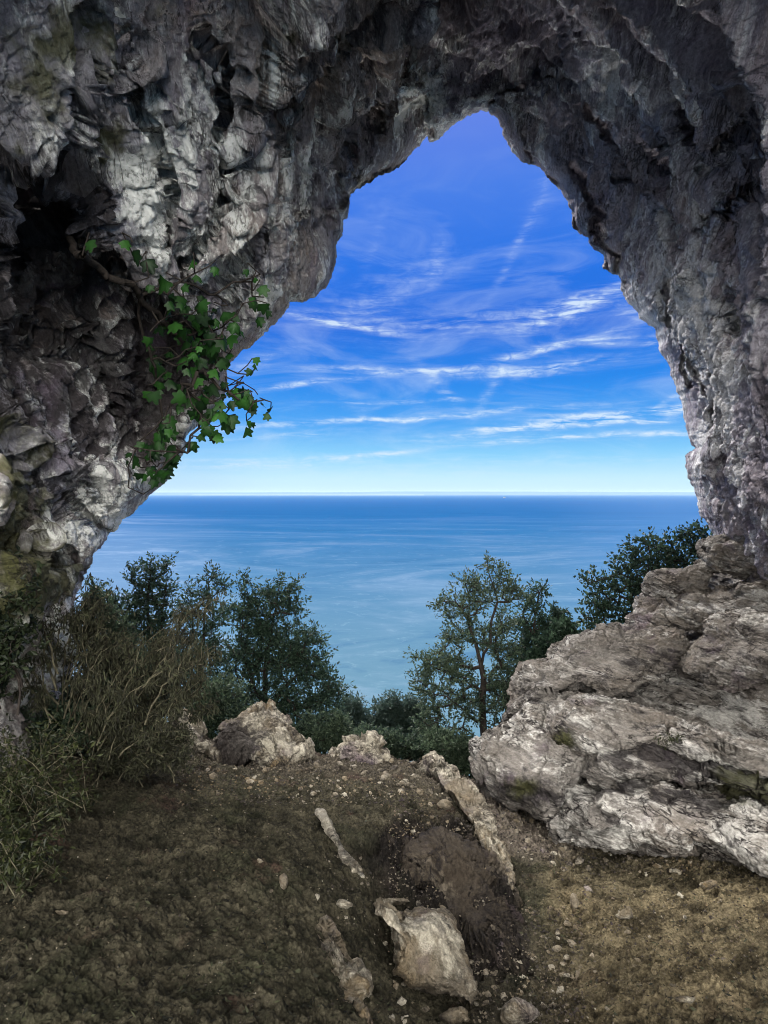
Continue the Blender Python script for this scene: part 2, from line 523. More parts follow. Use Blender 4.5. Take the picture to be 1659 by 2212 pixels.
# ------------------------------------------------------------------ sea, far coast, ship
def sea_mat():
    m, nt = new_mat('sea_water')
    g = nt.new('ShaderNodeNewGeometry'); P = g.outputs['Position']
    sp = nt.new('ShaderNodeSeparateXYZ'); nt.set(sp.inputs[0], P)
    ly = nt.math('LOGARITHM', nt.math('MAXIMUM', sp.outputs[1], 10.0), 10.0)
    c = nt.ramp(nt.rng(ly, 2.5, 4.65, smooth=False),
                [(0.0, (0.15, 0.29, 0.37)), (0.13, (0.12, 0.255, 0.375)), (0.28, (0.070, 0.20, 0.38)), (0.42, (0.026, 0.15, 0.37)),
                 (0.55, (0.003, 0.115, 0.36)), (0.72, (0.002, 0.115, 0.38)), (0.82, (0.010, 0.14, 0.42)), (0.92, (0.035, 0.185, 0.47)), (1.0, (0.12, 0.30, 0.55))])  # last stops pale toward the horizon: haze painted into the water colour
    # wind lanes and current slicks, in proportion to distance
    nx = nt.math('DIVIDE', sp.outputs[0], nt.math('MAXIMUM', sp.outputs[1], 10.0))
    cb = nt.new('ShaderNodeCombineXYZ'); nt.set(cb.inputs[0], nx); nt.set(cb.inputs[1], ly)
    L = cb.outputs[0]
    a = nt.noise(nt.mapping(L, rot=(0, 0, R(-14)), scale=(2.2, 9.0, 1)), 1.0, 8, 0.62, 2.2)
    b = nt.noise(nt.mapping(L, rot=(0, 0, R(16)), scale=(5, 24, 1)), 1.0, 8, 0.68, 1.3)
    e = nt.noise(nt.mapping(L, rot=(0, 0, R(32)), scale=(26, 70, 1)), 1.0, 7, 0.75, 1.6)
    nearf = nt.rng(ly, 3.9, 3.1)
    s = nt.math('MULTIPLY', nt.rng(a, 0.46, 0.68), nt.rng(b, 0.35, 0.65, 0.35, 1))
    leftf = nt.rng(nx, -0.18, -0.42)  # bright sun glare on the left water, painted into the colour
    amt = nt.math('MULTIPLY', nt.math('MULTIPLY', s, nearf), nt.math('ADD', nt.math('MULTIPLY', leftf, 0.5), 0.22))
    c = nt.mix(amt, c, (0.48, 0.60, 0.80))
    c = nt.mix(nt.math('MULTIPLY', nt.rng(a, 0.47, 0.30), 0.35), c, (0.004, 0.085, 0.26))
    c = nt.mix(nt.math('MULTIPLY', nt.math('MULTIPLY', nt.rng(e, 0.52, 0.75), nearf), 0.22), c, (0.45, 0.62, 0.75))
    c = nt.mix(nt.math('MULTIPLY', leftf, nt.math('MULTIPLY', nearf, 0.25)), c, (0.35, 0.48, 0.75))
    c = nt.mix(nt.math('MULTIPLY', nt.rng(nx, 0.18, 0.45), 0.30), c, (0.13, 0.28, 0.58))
    c = nt.vm('SCALE', c); c.node.inputs['Scale'].default_value = 0.47
    nb = bump(nt, e, 0.3, 1.0)
    finish(nt, c, 0.8, nb, 0.0)
    return m


ys = np.concatenate([[-3000, 30], np.geomspace(120, 46000, 60)])
xs = np.linspace(-1, 1, 41)
V = np.array([[x * (4000 + max(y, 0) * 1.6), y, SEA] for y in ys for x in xs])
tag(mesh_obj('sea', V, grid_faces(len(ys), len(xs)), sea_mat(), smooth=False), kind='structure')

m_coast, nt = new_mat('far_coast'); g = nt.new('ShaderNodeNewGeometry')
finish(nt, nt.mix(nt.noise(g.outputs['Position'], 0.0004, 4), (0.085, 0.155, 0.26), (0.11, 0.18, 0.29)), 1.0, None, 0)  # blue of distance haze painted into the land colour
cx = np.linspace(-48000, 48000, 400)
hh = np.interp(cx, [-48000, -16000, -9000, -1500, 300, 9000, 18000, 24000, 48000], [150, 160, 185, 195, 245, 225, 200, 190, 180])
hh = hh + 14 * fbm(np.stack([cx / 2600, cx * 0, cx * 0], 1), 4)
rows = []
for yy, k in ((43000, -.05), (43300, .25), (43800, .8), (44500, 1.0), (47000, 1.0), (52000, .3)):
    rows.append(np.stack([cx, np.full_like(cx, yy), SEA + hh * k], 1))
V = np.stack(rows, 1)
tag(mesh_obj('hills', V, grid_faces(len(cx), len(rows)), m_coast), kind='structure')
m_beach, nt = new_mat('beach'); finish(nt, (0.26, 0.33, 0.37), 1, None, 0)
bx = np.linspace(-12000, 2500, 60)
V = np.stack([np.stack([bx, bx * 0 + 42300, bx * 0 + SEA + 1], 1), np.stack([bx, bx * 0 + 42990, bx * 0 + SEA + 32], 1)], 1)
tag(mesh_obj('beach', V, grid_faces(60, 2), m_beach), kind='structure')


def box(cx_, cy, cz, sx, sy, sz, taper=1.0):
    v = []
    for z, k in ((-.5, 1.0), (.5, taper)):
        for x, y in ((-.5, -.5), (.5, -.5), (.5, .5), (-.5, .5)):
            v.append((cx_ + x * sx * k, cy + y * sy * k, cz + z * sz))
    f = [(0, 3, 2, 1), (4, 5, 6, 7), (0, 1, 5, 4), (1, 2, 6, 5), (2, 3, 7, 6), (3, 0, 4, 7)]
    return np.array(v, float), np.array(f)


def join(parts):
    V, F, k = [], [], 0
    for v, f in parts:
        V.append(v); F.append(f + k); k += len(v)
    return np.vstack(V), np.vstack(F)


sd = 19500.0
sx_ = (1090 - CX) / FOC * sd
ship = empty('ship', (sx_, sd, SEA))
hull_v = np.array([(-38, -7, 9), (-34, -5, -1), (38, -5, -1), (46, 0, 11), (38, 7, 9), (38, 5, -1), (-34, 5, -1), (-38, 7, 9), (38, -7, 9), (40, 0, -1)], float)
hull_f = np.array([(0, 1, 2, 8), (8, 2, 9, 3), (3, 9, 5, 4), (4, 5, 6, 7), (7, 6, 1, 0), (1, 6, 5, 2), (0, 8, 4, 7), (8, 3, 4, 4)])
m_white, nt = new_mat('white_paint'); finish(nt, (0.2, 0.2, 0.2), .5)
hull_f = np.array([list(f) for f in hull_f[:7]])
mesh_obj('hull', hull_v, hull_f, m_white, ship, smooth=False)
v, f = join([box(-6, 0, 15, 52, 12, 12), box(-14, 0, 24, 26, 10, 7, .85), box(-18, 0, 31, 7, 6, 10, .7)])
mesh_obj('deckhouse', v, f, m_white, ship, smooth=False)
tag(ship, 'tiny white ship on the open sea just below the horizon', 'ship')

# thin sea haze: one closed box of even air round everything, the sky outside it
hv, hf = box(0, 26500, -2, 230000, 63000, 304)
m_haze = bpy.data.materials.new('haze'); m_haze.use_nodes = True
nt = NT(m_haze.node_tree)
pv = nt.new('ShaderNodeVolumePrincipled')
pv.inputs['Color'].default_value = (0.62, 0.82, 1.0, 1); pv.inputs['Density'].default_value = 0.000007; pv.inputs['Anisotropy'].default_value = 0.0
mo = nt.new('ShaderNodeOutputMaterial'); nt.l.new(pv.outputs[0], mo.inputs['Volume'])
tag(mesh_obj('haze', hv, hf, m_haze, smooth=False), kind='stuff')

# ------------------------------------------------------------------ wooded hillside outside the cave, falling to the sea
def hill_z(x, y):
    z = -1.45 - 0.72 * np.clip(y - 6.6, 0, None) ** 1.02
    z = z + 0.55 * np.clip(x - 2.6, 0, 12) + 0.35 * np.clip(-x - 3.0, 0, 12)
    return z


hy = 6.4 + np.geomspace(0.02, 240, 130)
hx = np.sign(np.linspace(-1, 1, 161)) * np.abs(np.linspace(-1, 1, 161)) ** 2.2 * 320
X, Y = np.meshgrid(hx, hy, indexing='ij')
Z = hill_z(X, Y)
P3 = np.stack([X / 3, Y / 3, X * 0], -1).reshape(-1, 3)
Z = Z + (fbm(P3, 5) * .5).reshape(Z.shape) * np.clip((Y - 7) / 3, 0, 1)
m_hill, nt = new_mat('hillside_scrub'); g = nt.new('ShaderNodeNewGeometry'); PP = g.outputs['Position']
nn = nt.noise(PP, 3, 8, .7)
finish(nt, nt.mix(nt.rng(nn, .3, .7), (0.012, 0.018, 0.010), (0.07, 0.075, 0.045)), 1, bump(nt, nn, 1, .4), 0)
tag(mesh_obj('hillside', np.stack([X, Y, Z], -1), grid_faces(len(hx), len(hy)), m_hill), kind='structure')

# ------------------------------------------------------------------ cave ground
gc = [(0, 2212, 2.0), (400, 2212, 2.0), (700, 2212, 2.05), (-700, 2212, 1.9), (0, 1900, 2.9), (400, 1900, 3.0), (690, 1900, 3.05),
      (0, 1700, 3.9), (300, 1700, 4.4), (600, 1750, 4.2), (500, 1640, 5.8), (700, 1645, 6.0), (850, 1640, 5.9), (250, 1620, 5.2),
      (0, 1560, 4.6), (-500, 1600, 3.2), (930, 1690, 5.0), (850, 1800, 4.0), (1000, 1770, 4.7), (800, 1870, 3.6), (880, 1860, 3.7),
      (960, 1880, 3.7), (1060, 1890, 3.70), (1010, 1830, 4.1), (1100, 1970, 3.92), (900, 1990, 3.66), (1000, 2050, 3.66),
      (1100, 2120, 3.34), (1150, 2212, 2.95), (1400, 2212, 2.6), (1659, 2212, 2.5), (2400, 2212, 2.4), (1400, 2000, 3.5), (1659, 2000, 3.3),
      (1180, 2000, 3.65), (1250, 1850, 4.45), (1150, 1790, 5.2), (1070, 1700, 6.2), (1500, 1860, 4.25), (1659, 1880, 4.0),
      (2200, 1880, 3.6), (1300, 1640, 6.9), (1600, 1640, 6.6), (900, 2150, 3.22), (860, 2212, 2.98), (720, 2080, 2.5), (690, 2212, 2.1),
      (790, 2110, 2.72), (800, 1960, 3.1), (780, 2212, 2.45)]
gp = []
for px, py, dd in gc:
    q = pt(px, py, dd); gp.append((q[0], q[1], q[2]))
gp += [(-3, -3, .15), (3, -3, -.2), (0, -3, 0), (0, 0, .02), (-2, .6, .15), (2, .8, -.32), (-4.5, 2, .9), (-4, 5, .6), (4.5, 3, .0), (4.5, 6, .2),
       (5, 8, .4), (-4, 8, -.2), (0, 8, -1.35), (0, 6.9, -1.0), (-1.5, 6.6, -.75), (1, 7.2, -1.45)]
gfun = RBF(gp, 1e-3)


def ground_base(x, y):
    z = gfun(x, y)
    over = np.clip(y - 6.3, 0, None)
    return z - 0.85 * over ** 1.3


gy = np.concatenate([np.arange(-2.5, 1.4, .03), np.arange(1.4, 3.2, .0062), np.arange(3.2, 7.0, .0105), np.arange(7.0, 9.5, .05)])
gx = np.concatenate([np.arange(-5, -2.6, .03), np.arange(-2.6, 2.6, .0082), np.arange(2.6, 5.0, .03)])
X, Y = np.meshgrid(gx, gy, indexing='ij')
Z = ground_base(X, Y)
S = X.shape
def gproj(X, Y, Z):
    Yc = np.clip(Y, .3, None)
    return CX + X / Yc * FOC, HZ + (EYE - Z) / Yc * FOC
PX, PY = gproj(X, Y, Z)
P3 = np.stack([X, Y, Z], -1).reshape(-1, 3)
sand = (sstep(sdist(X, Y, [(.55, 1.5), (.72, 3.2), (.95, 3.9), (1.1, 4.8), (1.2, 6.4), (4.5, 6.4), (5, 1), (.5, 1)]), -.12, .15))
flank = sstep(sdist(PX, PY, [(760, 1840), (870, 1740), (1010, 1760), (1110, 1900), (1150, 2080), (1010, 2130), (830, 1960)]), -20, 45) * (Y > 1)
gul = sstep(sdist(PX, PY, [(1000, 1680), (1090, 1650), (1200, 1760), (1300, 1820), (1200, 1860), (1090, 1850)]), -15, 25) * (Y > 1)
lip = sstep(Y, 4.6, 5.6) * (1 - sand)
n_l = fbm(P3 * 1.3, 3).reshape(S); n_m = fbm(P3 * 5, 4, .55).reshape(S); n_s = fbm(P3 * 19, 4, .6).reshape(S)
r_m = ridged(P3 * np.array([2.2, 3.6, 3]), 4, .55).reshape(S)
f1, f2, fac = worley(P3 * np.array([11, 13, 12])); pit = np.clip(.45 - f1, 0, 1).reshape(S)
f1b, f2b, facb = worley(P3 * 34); clod = np.clip(.42 - f1b, 0, 1).reshape(S)
f1d, _, facd = worley(P3 * np.array([4.2, 5.5, 5]), 15)
Z2 = Z + .045 * n_l + .016 * n_m + .026 * n_s + .012 * r_m - .06 * np.clip(.5 - f1d, 0, 1).reshape(S) + .008 * facd.reshape(S) * (1 - sand)
Z2 += clod * .055 * (0.6 + lip + flank + .6 * gul)
Z2 -= pit * .22 * sand * sstep(fbm(P3 * 1.1, 2, off=5).reshape(S), -.25, .25)
Z2 += flank * (.045 * fac.reshape(S) + .10 * ridged(P3 * 1.9, 3, off=71).reshape(S) + .07 * facd.reshape(S))
Z2 += gul * .03 * fac.reshape(S)
tone = np.zeros(S + (3,))
tone[..., 0] = np.clip(sand * (.55 + .6 * n_l) * sstep(PY, 1750, 2000) + .2 * sand, 0, 1)
tone[..., 1] = np.clip(gul * .8 + lip * .30, 0, 1)
tone[..., 2] = np.clip(flank * 1.0 + .35 * sstep(sdist(PX, PY, [(1000, 1950), (1120, 1930), (1220, 2100), (1240, 2300), (1040, 2300), (980, 2120)]), -30, 30), 0, 1) * (Y > 1)  # shadow of the mound flank painted in as very dark earth
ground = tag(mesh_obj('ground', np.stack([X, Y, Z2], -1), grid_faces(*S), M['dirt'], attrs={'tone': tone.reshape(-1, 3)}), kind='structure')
GX, GY, GZ = gx, gy, Z2


def ground_at(x, y):
    i = np.clip(np.searchsorted(GX, x), 1, len(GX) - 1); j = np.clip(np.searchsorted(GY, y), 1, len(GY) - 1)
    return GZ[i, j]


def ground_hit(px, py):
    """where a sight line meets the ground"""
    dd = np.arange(1.6, 7.5, .01)
    q = pt(px, py, dd)
    z = ground_at(q[:, 0], q[:, 1])
    k = np.argmax(q[:, 2] <= z)
    if q[k, 2] > z[k]: k = len(dd) - 1
    return q[k]


# ------------------------------------------------------------------ the rock arch
rim = [(40, 1700), (95, 1600), (120, 1520), (150, 1465), (185, 1400), (190, 1375), (178, 1350), (165, 1312), (170, 1285), (183, 1262), (186, 1235), (200, 1218),
       (202, 1195), (218, 1182), (228, 1165), (232, 1152), (252, 1140), (262, 1118), (285, 1108), (300, 1090), (318, 1072),
       (345, 1048), (358, 1040), (371, 1022), (378, 1002), (392, 985), (399, 968), (401, 945), (420, 928), (455, 905), (478, 870),
       (488, 845), (490, 820), (487, 795), (500, 782), (520, 762), (545, 742), (570, 722), (590, 700), (608, 680), (620, 668),
       (626, 653), (640, 651), (658, 650), (680, 638), (703, 620), (712, 598), (722, 575), (727, 553), (725, 532), (736, 508),
       (742, 480), (752, 470), (755, 443), (756, 418), (775, 408), (792, 398), (812, 384), (835, 373), (852, 366), (868, 356),
       (880, 342), (892, 325), (905, 312), (917, 305), (922, 296), (928, 306), (940, 305), (955, 292), (975, 272), (1000, 256),
       (1020, 248), (1040, 240), (1055, 238), (1062, 250), (1075, 256), (1082, 272), (1090, 295), (1102, 318), (1118, 340), (1130, 352), (1150, 356), (1165, 360),
       (1172, 368), (1185, 388), (1200, 398), (1212, 410), (1222, 432), (1232, 450), (1237, 468), (1235, 485), (1245, 498), (1262, 508),
       (1275, 525), (1284, 540), (1298, 543), (1305, 560), (1303, 578), (1322, 590), (1342, 598), (1343, 622), (1352, 645), (1372, 668), (1388, 692),
       (1408, 706), (1414, 712), (1420, 735), (1424, 760), (1440, 778), (1450, 792), (1448, 805), (1458, 825), (1465, 850), (1475, 872), (1478, 900),
       (1480, 925), (1487, 945), (1498, 968), (1480, 985), (1482, 1010), (1488, 1030), (1497, 1045), (1504, 1070), (1510, 1090),
       (1512, 1110), (1526, 1130), (1545, 1165), (1575, 1200), (1620, 1290), (1680, 1400)]
rim = np.array(rim, float)
al = np.concatenate([[0], np.cumsum(np.hypot(*np.diff(rim, axis=0).T))])
NS = 1500
ss = np.linspace(0, al[-1], NS)
RX = np.interp(ss, al, rim[:, 0]); RY = np.interp(ss, al, rim[:, 1])
# a little broken detail on the traced edge
q = np.stack([ss / 14, ss * 0, ss * 0 + 3], 1)
jx = fbm(q, 4, .6) * 3.0; jy = fbm(q + 40, 4, .6) * 3.0
RX += jx; RY += jy
ccx, ccy = 870.0, 1050.0
# rays are spread so that their angles grow monotonically
ang = np.unwrap(np.arctan2(RY - ccy, RX - ccx))
angm = np.maximum.accumulate(ang + np.linspace(0, 1e-4, NS))
k_ = np.ones(61) / 61
angs = np.convolve(np.pad(angm, 30, mode='edge'), k_, 'valid')
ux, uy = np.cos(angs), np.sin(angs)
x0, x1, y0, y1 = -900.0, 2560.0, -900.0, 2700.0
tx = np.where(ux > 0, (x1 - ccx) / np.maximum(ux, 1e-6), (x0 - ccx) / np.minimum(ux, -1e-6))
ty = np.where(uy > 0, (y1 - ccy) / np.maximum(uy, 1e-6), (y0 - ccy) / np.minimum(uy, -1e-6))
# rounded outer ring so the corners do not crowd
rr = (tx ** -4.0 + ty ** -4.0) ** (-1 / 4.0)
OX, OY = ccx + ux * rr, ccy + uy * rr

wall_pts = [(1055, 240, 8.0), (920, 300, 7.8), (755, 420, 7.2), (720, 570, 6.8), (625, 652, 6.4), (500, 780, 6.3), (400, 960, 6.1),
            (250, 1120, 5.7), (190, 1230, 5.4), (190, 1390, 5.2), (120, 1520, 4.8), (60, 1650, 4.3),
            (1130, 355, 7.9), (1235, 470, 7.5), (1345, 600, 7.2), (1420, 750, 7.0), (1475, 890, 6.9), (1480, 985, 6.8), (1515, 1130, 6.9),
            (1620, 1290, 6.4), (1680, 1400, 6.0),
            (300, 0, 3.7), (0, 0, 3.1), (600, 0, 4.2), (400, 300, 4.4), (550, 500, 5.0), (660, 560, 6.0), (230, 430, 4.2), (0, 300, 3.3), (640, 300, 5.4),
            (800, 150, 5.8), (850, 300, 7.1),
            (60, 480, 4.0), (100, 650, 4.5), (220, 720, 5.0), (330, 780, 5.6), (300, 900, 5.6), (100, 900, 4.4), (0, 700, 3.6), (0, 1000, 3.3),
            (150, 1000, 4.8), (100, 1150, 4.3), (200, 1180, 5.1), (0, 1300, 3.3), (80, 1400, 4.2), (0, 1500, 3.6),
            (950, 0, 5.0), (1000, 110, 6.3), (1150, 50, 5.9), (1050, 200, 7.6), (950, 210, 7.2), (1250, 0, 5.2),
            (1300, 200, 6.3), (1500, 100, 4.6), (1659, 0, 3.5), (1450, 400, 5.7), (1659, 400, 4.1), (1550, 700, 5.4), (1659, 800, 4.4),
            (1600, 1000, 5.4), (1659, 1150, 5.0), (1300, 420, 7.0), (1480, 600, 6.2), (1520, 850, 6.2),
            (-900, 500, 1.9), (-900, 1500, 2.0), (300, -800, 2.2), (829, -800, 2.7), (1500, -800, 2.3), (2500, 0, 2.0), (2500, 800, 2.2),
            (2500, 1500, 2.4), (-800, -800, 1.8), (2400, -800, 1.8), (-900, 2200, 1.9), (2500, 2200, 2.2)]
wall = RBF(wall_pts, 2e-3)
TN = 560
tt = np.linspace(0, 1, TN) ** 1.12
PXg = RX[:, None] + (OX - RX)[:, None] * tt[None]
PYg = RY[:, None] + (OY - RY)[:, None] * tt[None]
D = wall(PXg, PYg)
rimdist = np.hypot(PXg - RX[:, None], PYg - RY[:, None])
D = D + 0.42 * np.exp(-rimdist / 16.0) + .10 * np.exp(-rimdist / 60)
# -- the large forms, each with its own depth step
warp = fbm(np.stack([PXg.ravel() / 70, PYg.ravel() / 70, PXg.ravel() * 0], 1), 4, .55).reshape(D.shape)
warp2 = fbm(np.stack([PXg.ravel() / 70, PYg.ravel() / 70, PXg.ravel() * 0 + 9], 1), 4, .55).reshape(D.shape)
WX, WY = PXg + warp * 24, PYg + warp2 * 24
def region(poly, soft=22):
    return sstep(sdist(WX, WY, poly), -soft, soft)
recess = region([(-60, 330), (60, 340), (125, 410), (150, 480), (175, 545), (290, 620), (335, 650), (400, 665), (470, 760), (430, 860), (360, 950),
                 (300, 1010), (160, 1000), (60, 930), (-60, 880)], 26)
D += recess * .50
hollow = region([(290, 690), (420, 670), (470, 780), (420, 900), (330, 930), (270, 800)], 40)
D += hollow * .30
darkcorner = region([(-80, 340), (60, 350), (120, 430), (140, 520), (60, 560), (-80, 540)], 26); D += darkcorner * .30
lobeA = region([(80, 1130), (190, 1120), (228, 1170), (200, 1230), (120, 1215), (75, 1180)], 22); D -= lobeA * .28
lobeB = region([(-60, 1000), (90, 990), (180, 1060), (150, 1110), (40, 1120), (-60, 1120)], 26); D -= lobeB * .15
lobeC = region([(100, 1300), (170, 1290), (200, 1400), (140, 1430), (100, 1380)], 18); D -= lobeC * .22
under = region([(95, 1215), (195, 1215), (180, 1280), (110, 1285)], 12); D += under * .35
tongue = region([(895, 110), (930, 130), (985, 230), (985, 265), (935, 262), (905, 200)], 12); D -= tongue * .35
ceil_d = region([(905, -60), (890, 110), (950, 130), (1020, 190), (1130, 175), (1240, 120), (1200, -60)], 16); D += ceil_d * .42
farleft = region([(762, 250), (905, 180), (925, 300), (870, 360), (756, 420)], 10); D += farleft * .45
notch = region([(640, 420), (700, 395), (745, 345), (755, 375), (745, 430), (680, 450), (640, 455)], 9); D += notch * .35
lowerlip = region([(480, 560), (560, 520), (740, 440), (740, 620), (620, 670), (500, 790), (450, 760)], 14); D += lowerlip * .16
CR = [([(705, 60), (735, 200), (750, 270), (762, 300), (757, 380), (752, 430)], 7, .30),
      ([(905, -20), (900, 80), (880, 130), (850, 200), (830, 270)], 8, .25),
      ([(1060, 215), (1120, 180), (1220, 165), (1290, 150)], 6, .25),
      ([(1150, 330), (1195, 400), (1230, 480), (1280, 560), (1320, 600)], 6, .28),
      ([(1235, 370), (1275, 430), (1300, 520), (1360, 600)], 7, .30),
      ([(1270, 235), (1330, 300), (1410, 350), (1480, 420)], 6, .22),
      ([(1330, 150), (1400, 185), (1500, 300)], 7, .2),
      ([(1520, 330), (1600, 280), (1700, 230)], 10, .25),
      ([(1500, 520), (1560, 460), (1660, 380)], 9, .25),
      ([(1560, 640), (1580, 700), (1560, 800), (1540, 860)], 9, .28),
      ([(1490, 660), (1500, 760), (1540, 900), (1590, 1010), (1640, 1110)], 7, .25),
      ([(1440, 620), (1470, 740), (1490, 830)], 5, .2),
      ([(300, 200), (340, 280), (380, 420), (360, 520)], 8, .12), ([(180, 60), (150, 200), (120, 300)], 9, .14),
      ([(470, 90), (520, 190), (500, 300)], 7, .14), ([(610, 100), (600, 250), (640, 330)], 6, .14), ([(540, 430), (470, 520), (400, 600)], 6, .14),
      ([(600, 480), (560, 560), (480, 640)], 5, .14),
      ([(0, 960), (110, 1000), (190, 1110), (230, 1150)], 7, .22), ([(60, 700), (200, 760), (260, 900)], 6, .15)]
crk = np.zeros_like(D)
for pl, wd_, dp in CR:
    s_ = np.exp(-(seg_dist(WX, WY, pl) / wd_) ** 2)
    D += s_ * dp * 1.35; crk = np.maximum(crk, s_)
for (hx_, hy_, rx_, ry_, dp) in [(1318, 245, 9, 16, .3), (1500, 380, 12, 8, .2), (1325, 385, 10, 12, .25), (1500, 235, 12, 9, .2), (1560, 560, 16, 26, .3),
                                 (1600, 660, 22, 60, .35), (1405, 355, 12, 16, .2), (160, 1225, 36, 20, .3), (270, 120, 22, 30, .14), (570, 340, 14, 20, .14),
                                 (530, 350, 12, 18, .16), (1345, 370, 10, 14, .2), (350, 470, 18, 26, .12)]:
    D += dp * np.exp(-(((WX - hx_) / rx_) ** 2 + ((WY - hy_) / ry_) ** 2) ** 1.5)
P = pt(PXg, PYg, D)
# rings behind the rim: the lip turns over and the cliff goes on outside
NB = 26
a = np.linspace(1, 0, NB + 1)[:-1]
nxr = np.gradient(RY); nyr = -np.gradient(RX); ll = np.hypot(nxr, nyr)
sm = np.ones(81) / 81
odx = OX - RX; ody = OY - RY; ll = np.hypot(odx, ody); odx /= ll; ody /= ll
back = []
for av in a:
    k = av ** 1.6
    px = RX + odx * (k * 420); py = RY + ody * (k * 420)
    back.append(pt(px, py, D[:, 0] + .10 * av + 1.6 * av ** 1.2 + .0))
back = np.stack(back, 1)
# rings past the frame: shell ends early, left open behind for the added fill light
outer = []
last = P[:, -1]; prev = P[:, -30]
for k in range(1, 26):
    q = last.copy(); q[:, 1] -= .016 * k
    ctr = np.array([0.0, 0, 1.2])
    lat = 1 + .010 * k
    q[:, 0] = last[:, 0] * lat; q[:, 2] = ctr[2] + (last[:, 2] - ctr[2]) * lat
    outer.append(q)
outer = np.stack(outer, 1)
G = np.concatenate([back, P, outer], 1)
S = G.shape[:2]
N = -grid_normals(G)
# normals must look into the cave
Ns = N.copy()
vv = np.array([0, 0, EYE]) - G[:, NB + 200]
if (N[:, NB + 200] * vv).sum() < 0: Ns = -Ns
for _ in range(3):
    Ns[:, 1:-1] = (Ns[:, :-2] + Ns[:, 1:-1] * 2 + Ns[:, 2:]) / 4
    Ns[1:-1] = (Ns[:-2] + Ns[1:-1] * 2 + Ns[2:]) / 4
Ns /= np.linalg.norm(Ns, axis=-1, keepdims=True)
p = G.reshape(-1, 3)
PXf = np.pad(PXg, ((0, 0), (NB, 25)), mode='edge'); PYf = np.pad(PYg, ((0, 0), (NB, 25)), mode='edge')
rd = np.pad(rimdist, ((0, 0), (NB, 25)), mode='edge')
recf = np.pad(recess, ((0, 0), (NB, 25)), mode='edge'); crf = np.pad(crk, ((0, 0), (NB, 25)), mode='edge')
leftw = sstep(CX - PXf + 60, -80, 80)            # fluted left wall, blocky right wall
edge = sstep(rd, 0, 70)
wp = p + .09 * np.stack([fbm(p * 1.1, 3, off=3), fbm(p * 1.1, 3, off=13), fbm(p * 1.1, 3, off=23)], 1)
dl = fbm(wp * .9, 3).reshape(S)
_c, _s = math.cos(R(44)), -math.sin(R(44))
pr = wp @ np.array([[1, 0, 0], [0, _c, _s], [0, -_s, _c]])
fl = ridged(pr * np.array([2.6, 1.6, .28]), 4, .55).reshape(S)
fl2 = ridged(pr * np.array([9, 5, 1.9]), 4, .6, off=7).reshape(S)
# right wall: beds lean down to the right
rot = wp @ np.array([[.76, 0, .65], [0, 1, 0], [-.65, 0, .76]])
fr = ridged(rot * np.array([1.1, 2.0, 3.4]), 5, .58, off=4).reshape(S)
F1a, F2a, Fa = worley(wp * np.array([2.3, 2.3, 1.6])); Fa = Fa.reshape(S)
def axis3(ax):
    ax = np.array(ax, float); ax /= np.linalg.norm(ax)
    u_ = np.cross(ax, [0, 1, .2]); u_ /= np.linalg.norm(u_); v_ = np.cross(ax, u_)
    return np.stack([u_, v_, ax], 1)
lw1 = leftw.reshape(-1)
big = []
for ax, off_ in (((.10, -.72, .68), 51), ((.50, .25, -.83), 53)):
    qq = wp @ axis3(ax)
    A_ = worley(qq * np.array([1.25, 1.25, .42]), off_); B_ = worley(qq * np.array([3.2, 3.2, 1.15]), off_ + 7)
    big.append((.165 * A_[2] - .10 * np.exp(-((A_[1] - A_[0]) / .05) ** 2) + .016 * B_[2] - .026 * np.exp(-((B_[1] - B_[0]) / .06) ** 2), np.exp(-((A_[1] - A_[0]) / .06) ** 2)))
bigd = (lw1 * big[0][0] + (1 - lw1) * big[1][0]).reshape(S); bigc = (lw1 * big[0][1] + (1 - lw1) * big[1][1]).reshape(S)
F1b, F2b, Fb = worley(wp * np.array([6.5, 6.5, 4.2]), 31); Fb = Fb.reshape(S)
F1c, F2c, Fc = worley(wp * np.array([19, 19, 12]), 77); Fc = Fc.reshape(S)
crka = np.exp(-((F2a - F1a) / .05) ** 2).reshape(S); crkb = np.exp(-((F2b - F1b) / .06) ** 2).reshape(S)
pits = np.clip(.62 - F1b, 0, 1).reshape(S); pits2 = np.clip(.55 - F1c, 0, 1).reshape(S)
pits3 = np.clip(.60 - F1a, 0, 1).reshape(S)
fine = fbm(p * 26, 3, .65).reshape(S); mid = fbm(p * 8, 4, .6).reshape(S)
e2 = .35 + .65 * edge
disp = .12 * dl * edge
disp += leftw * (.070 * fl * e2 + .008 * fl2 * e2) + (1 - leftw) * (.040 * fr * e2 + .010 * fl2 * e2)
disp += bigd * sstep(rd, 5, 170) + .018 * Fa * edge + .011 * Fb * edge + .006 * Fc * edge
cmask = sstep(fbm(p * .8, 3, off=61).reshape(S), -.25, .25)
disp -= (.04 * crka * cmask + .02 * crkb * (1 - cmask * .5)) * edge
disp += (.015 * mid + .008 * fine) * (.5 + .5 * edge)
disp -= recf * edge * (pits * .30 + pits2 * .05 + pits3 * .16)
disp -= leftw * (1 - recf) * pits2 * .012
disp *= np.pad(np.ones(PXg.shape), ((0, 0), (NB, 25)), mode='edge')
Gd = G + Ns * disp[..., None]
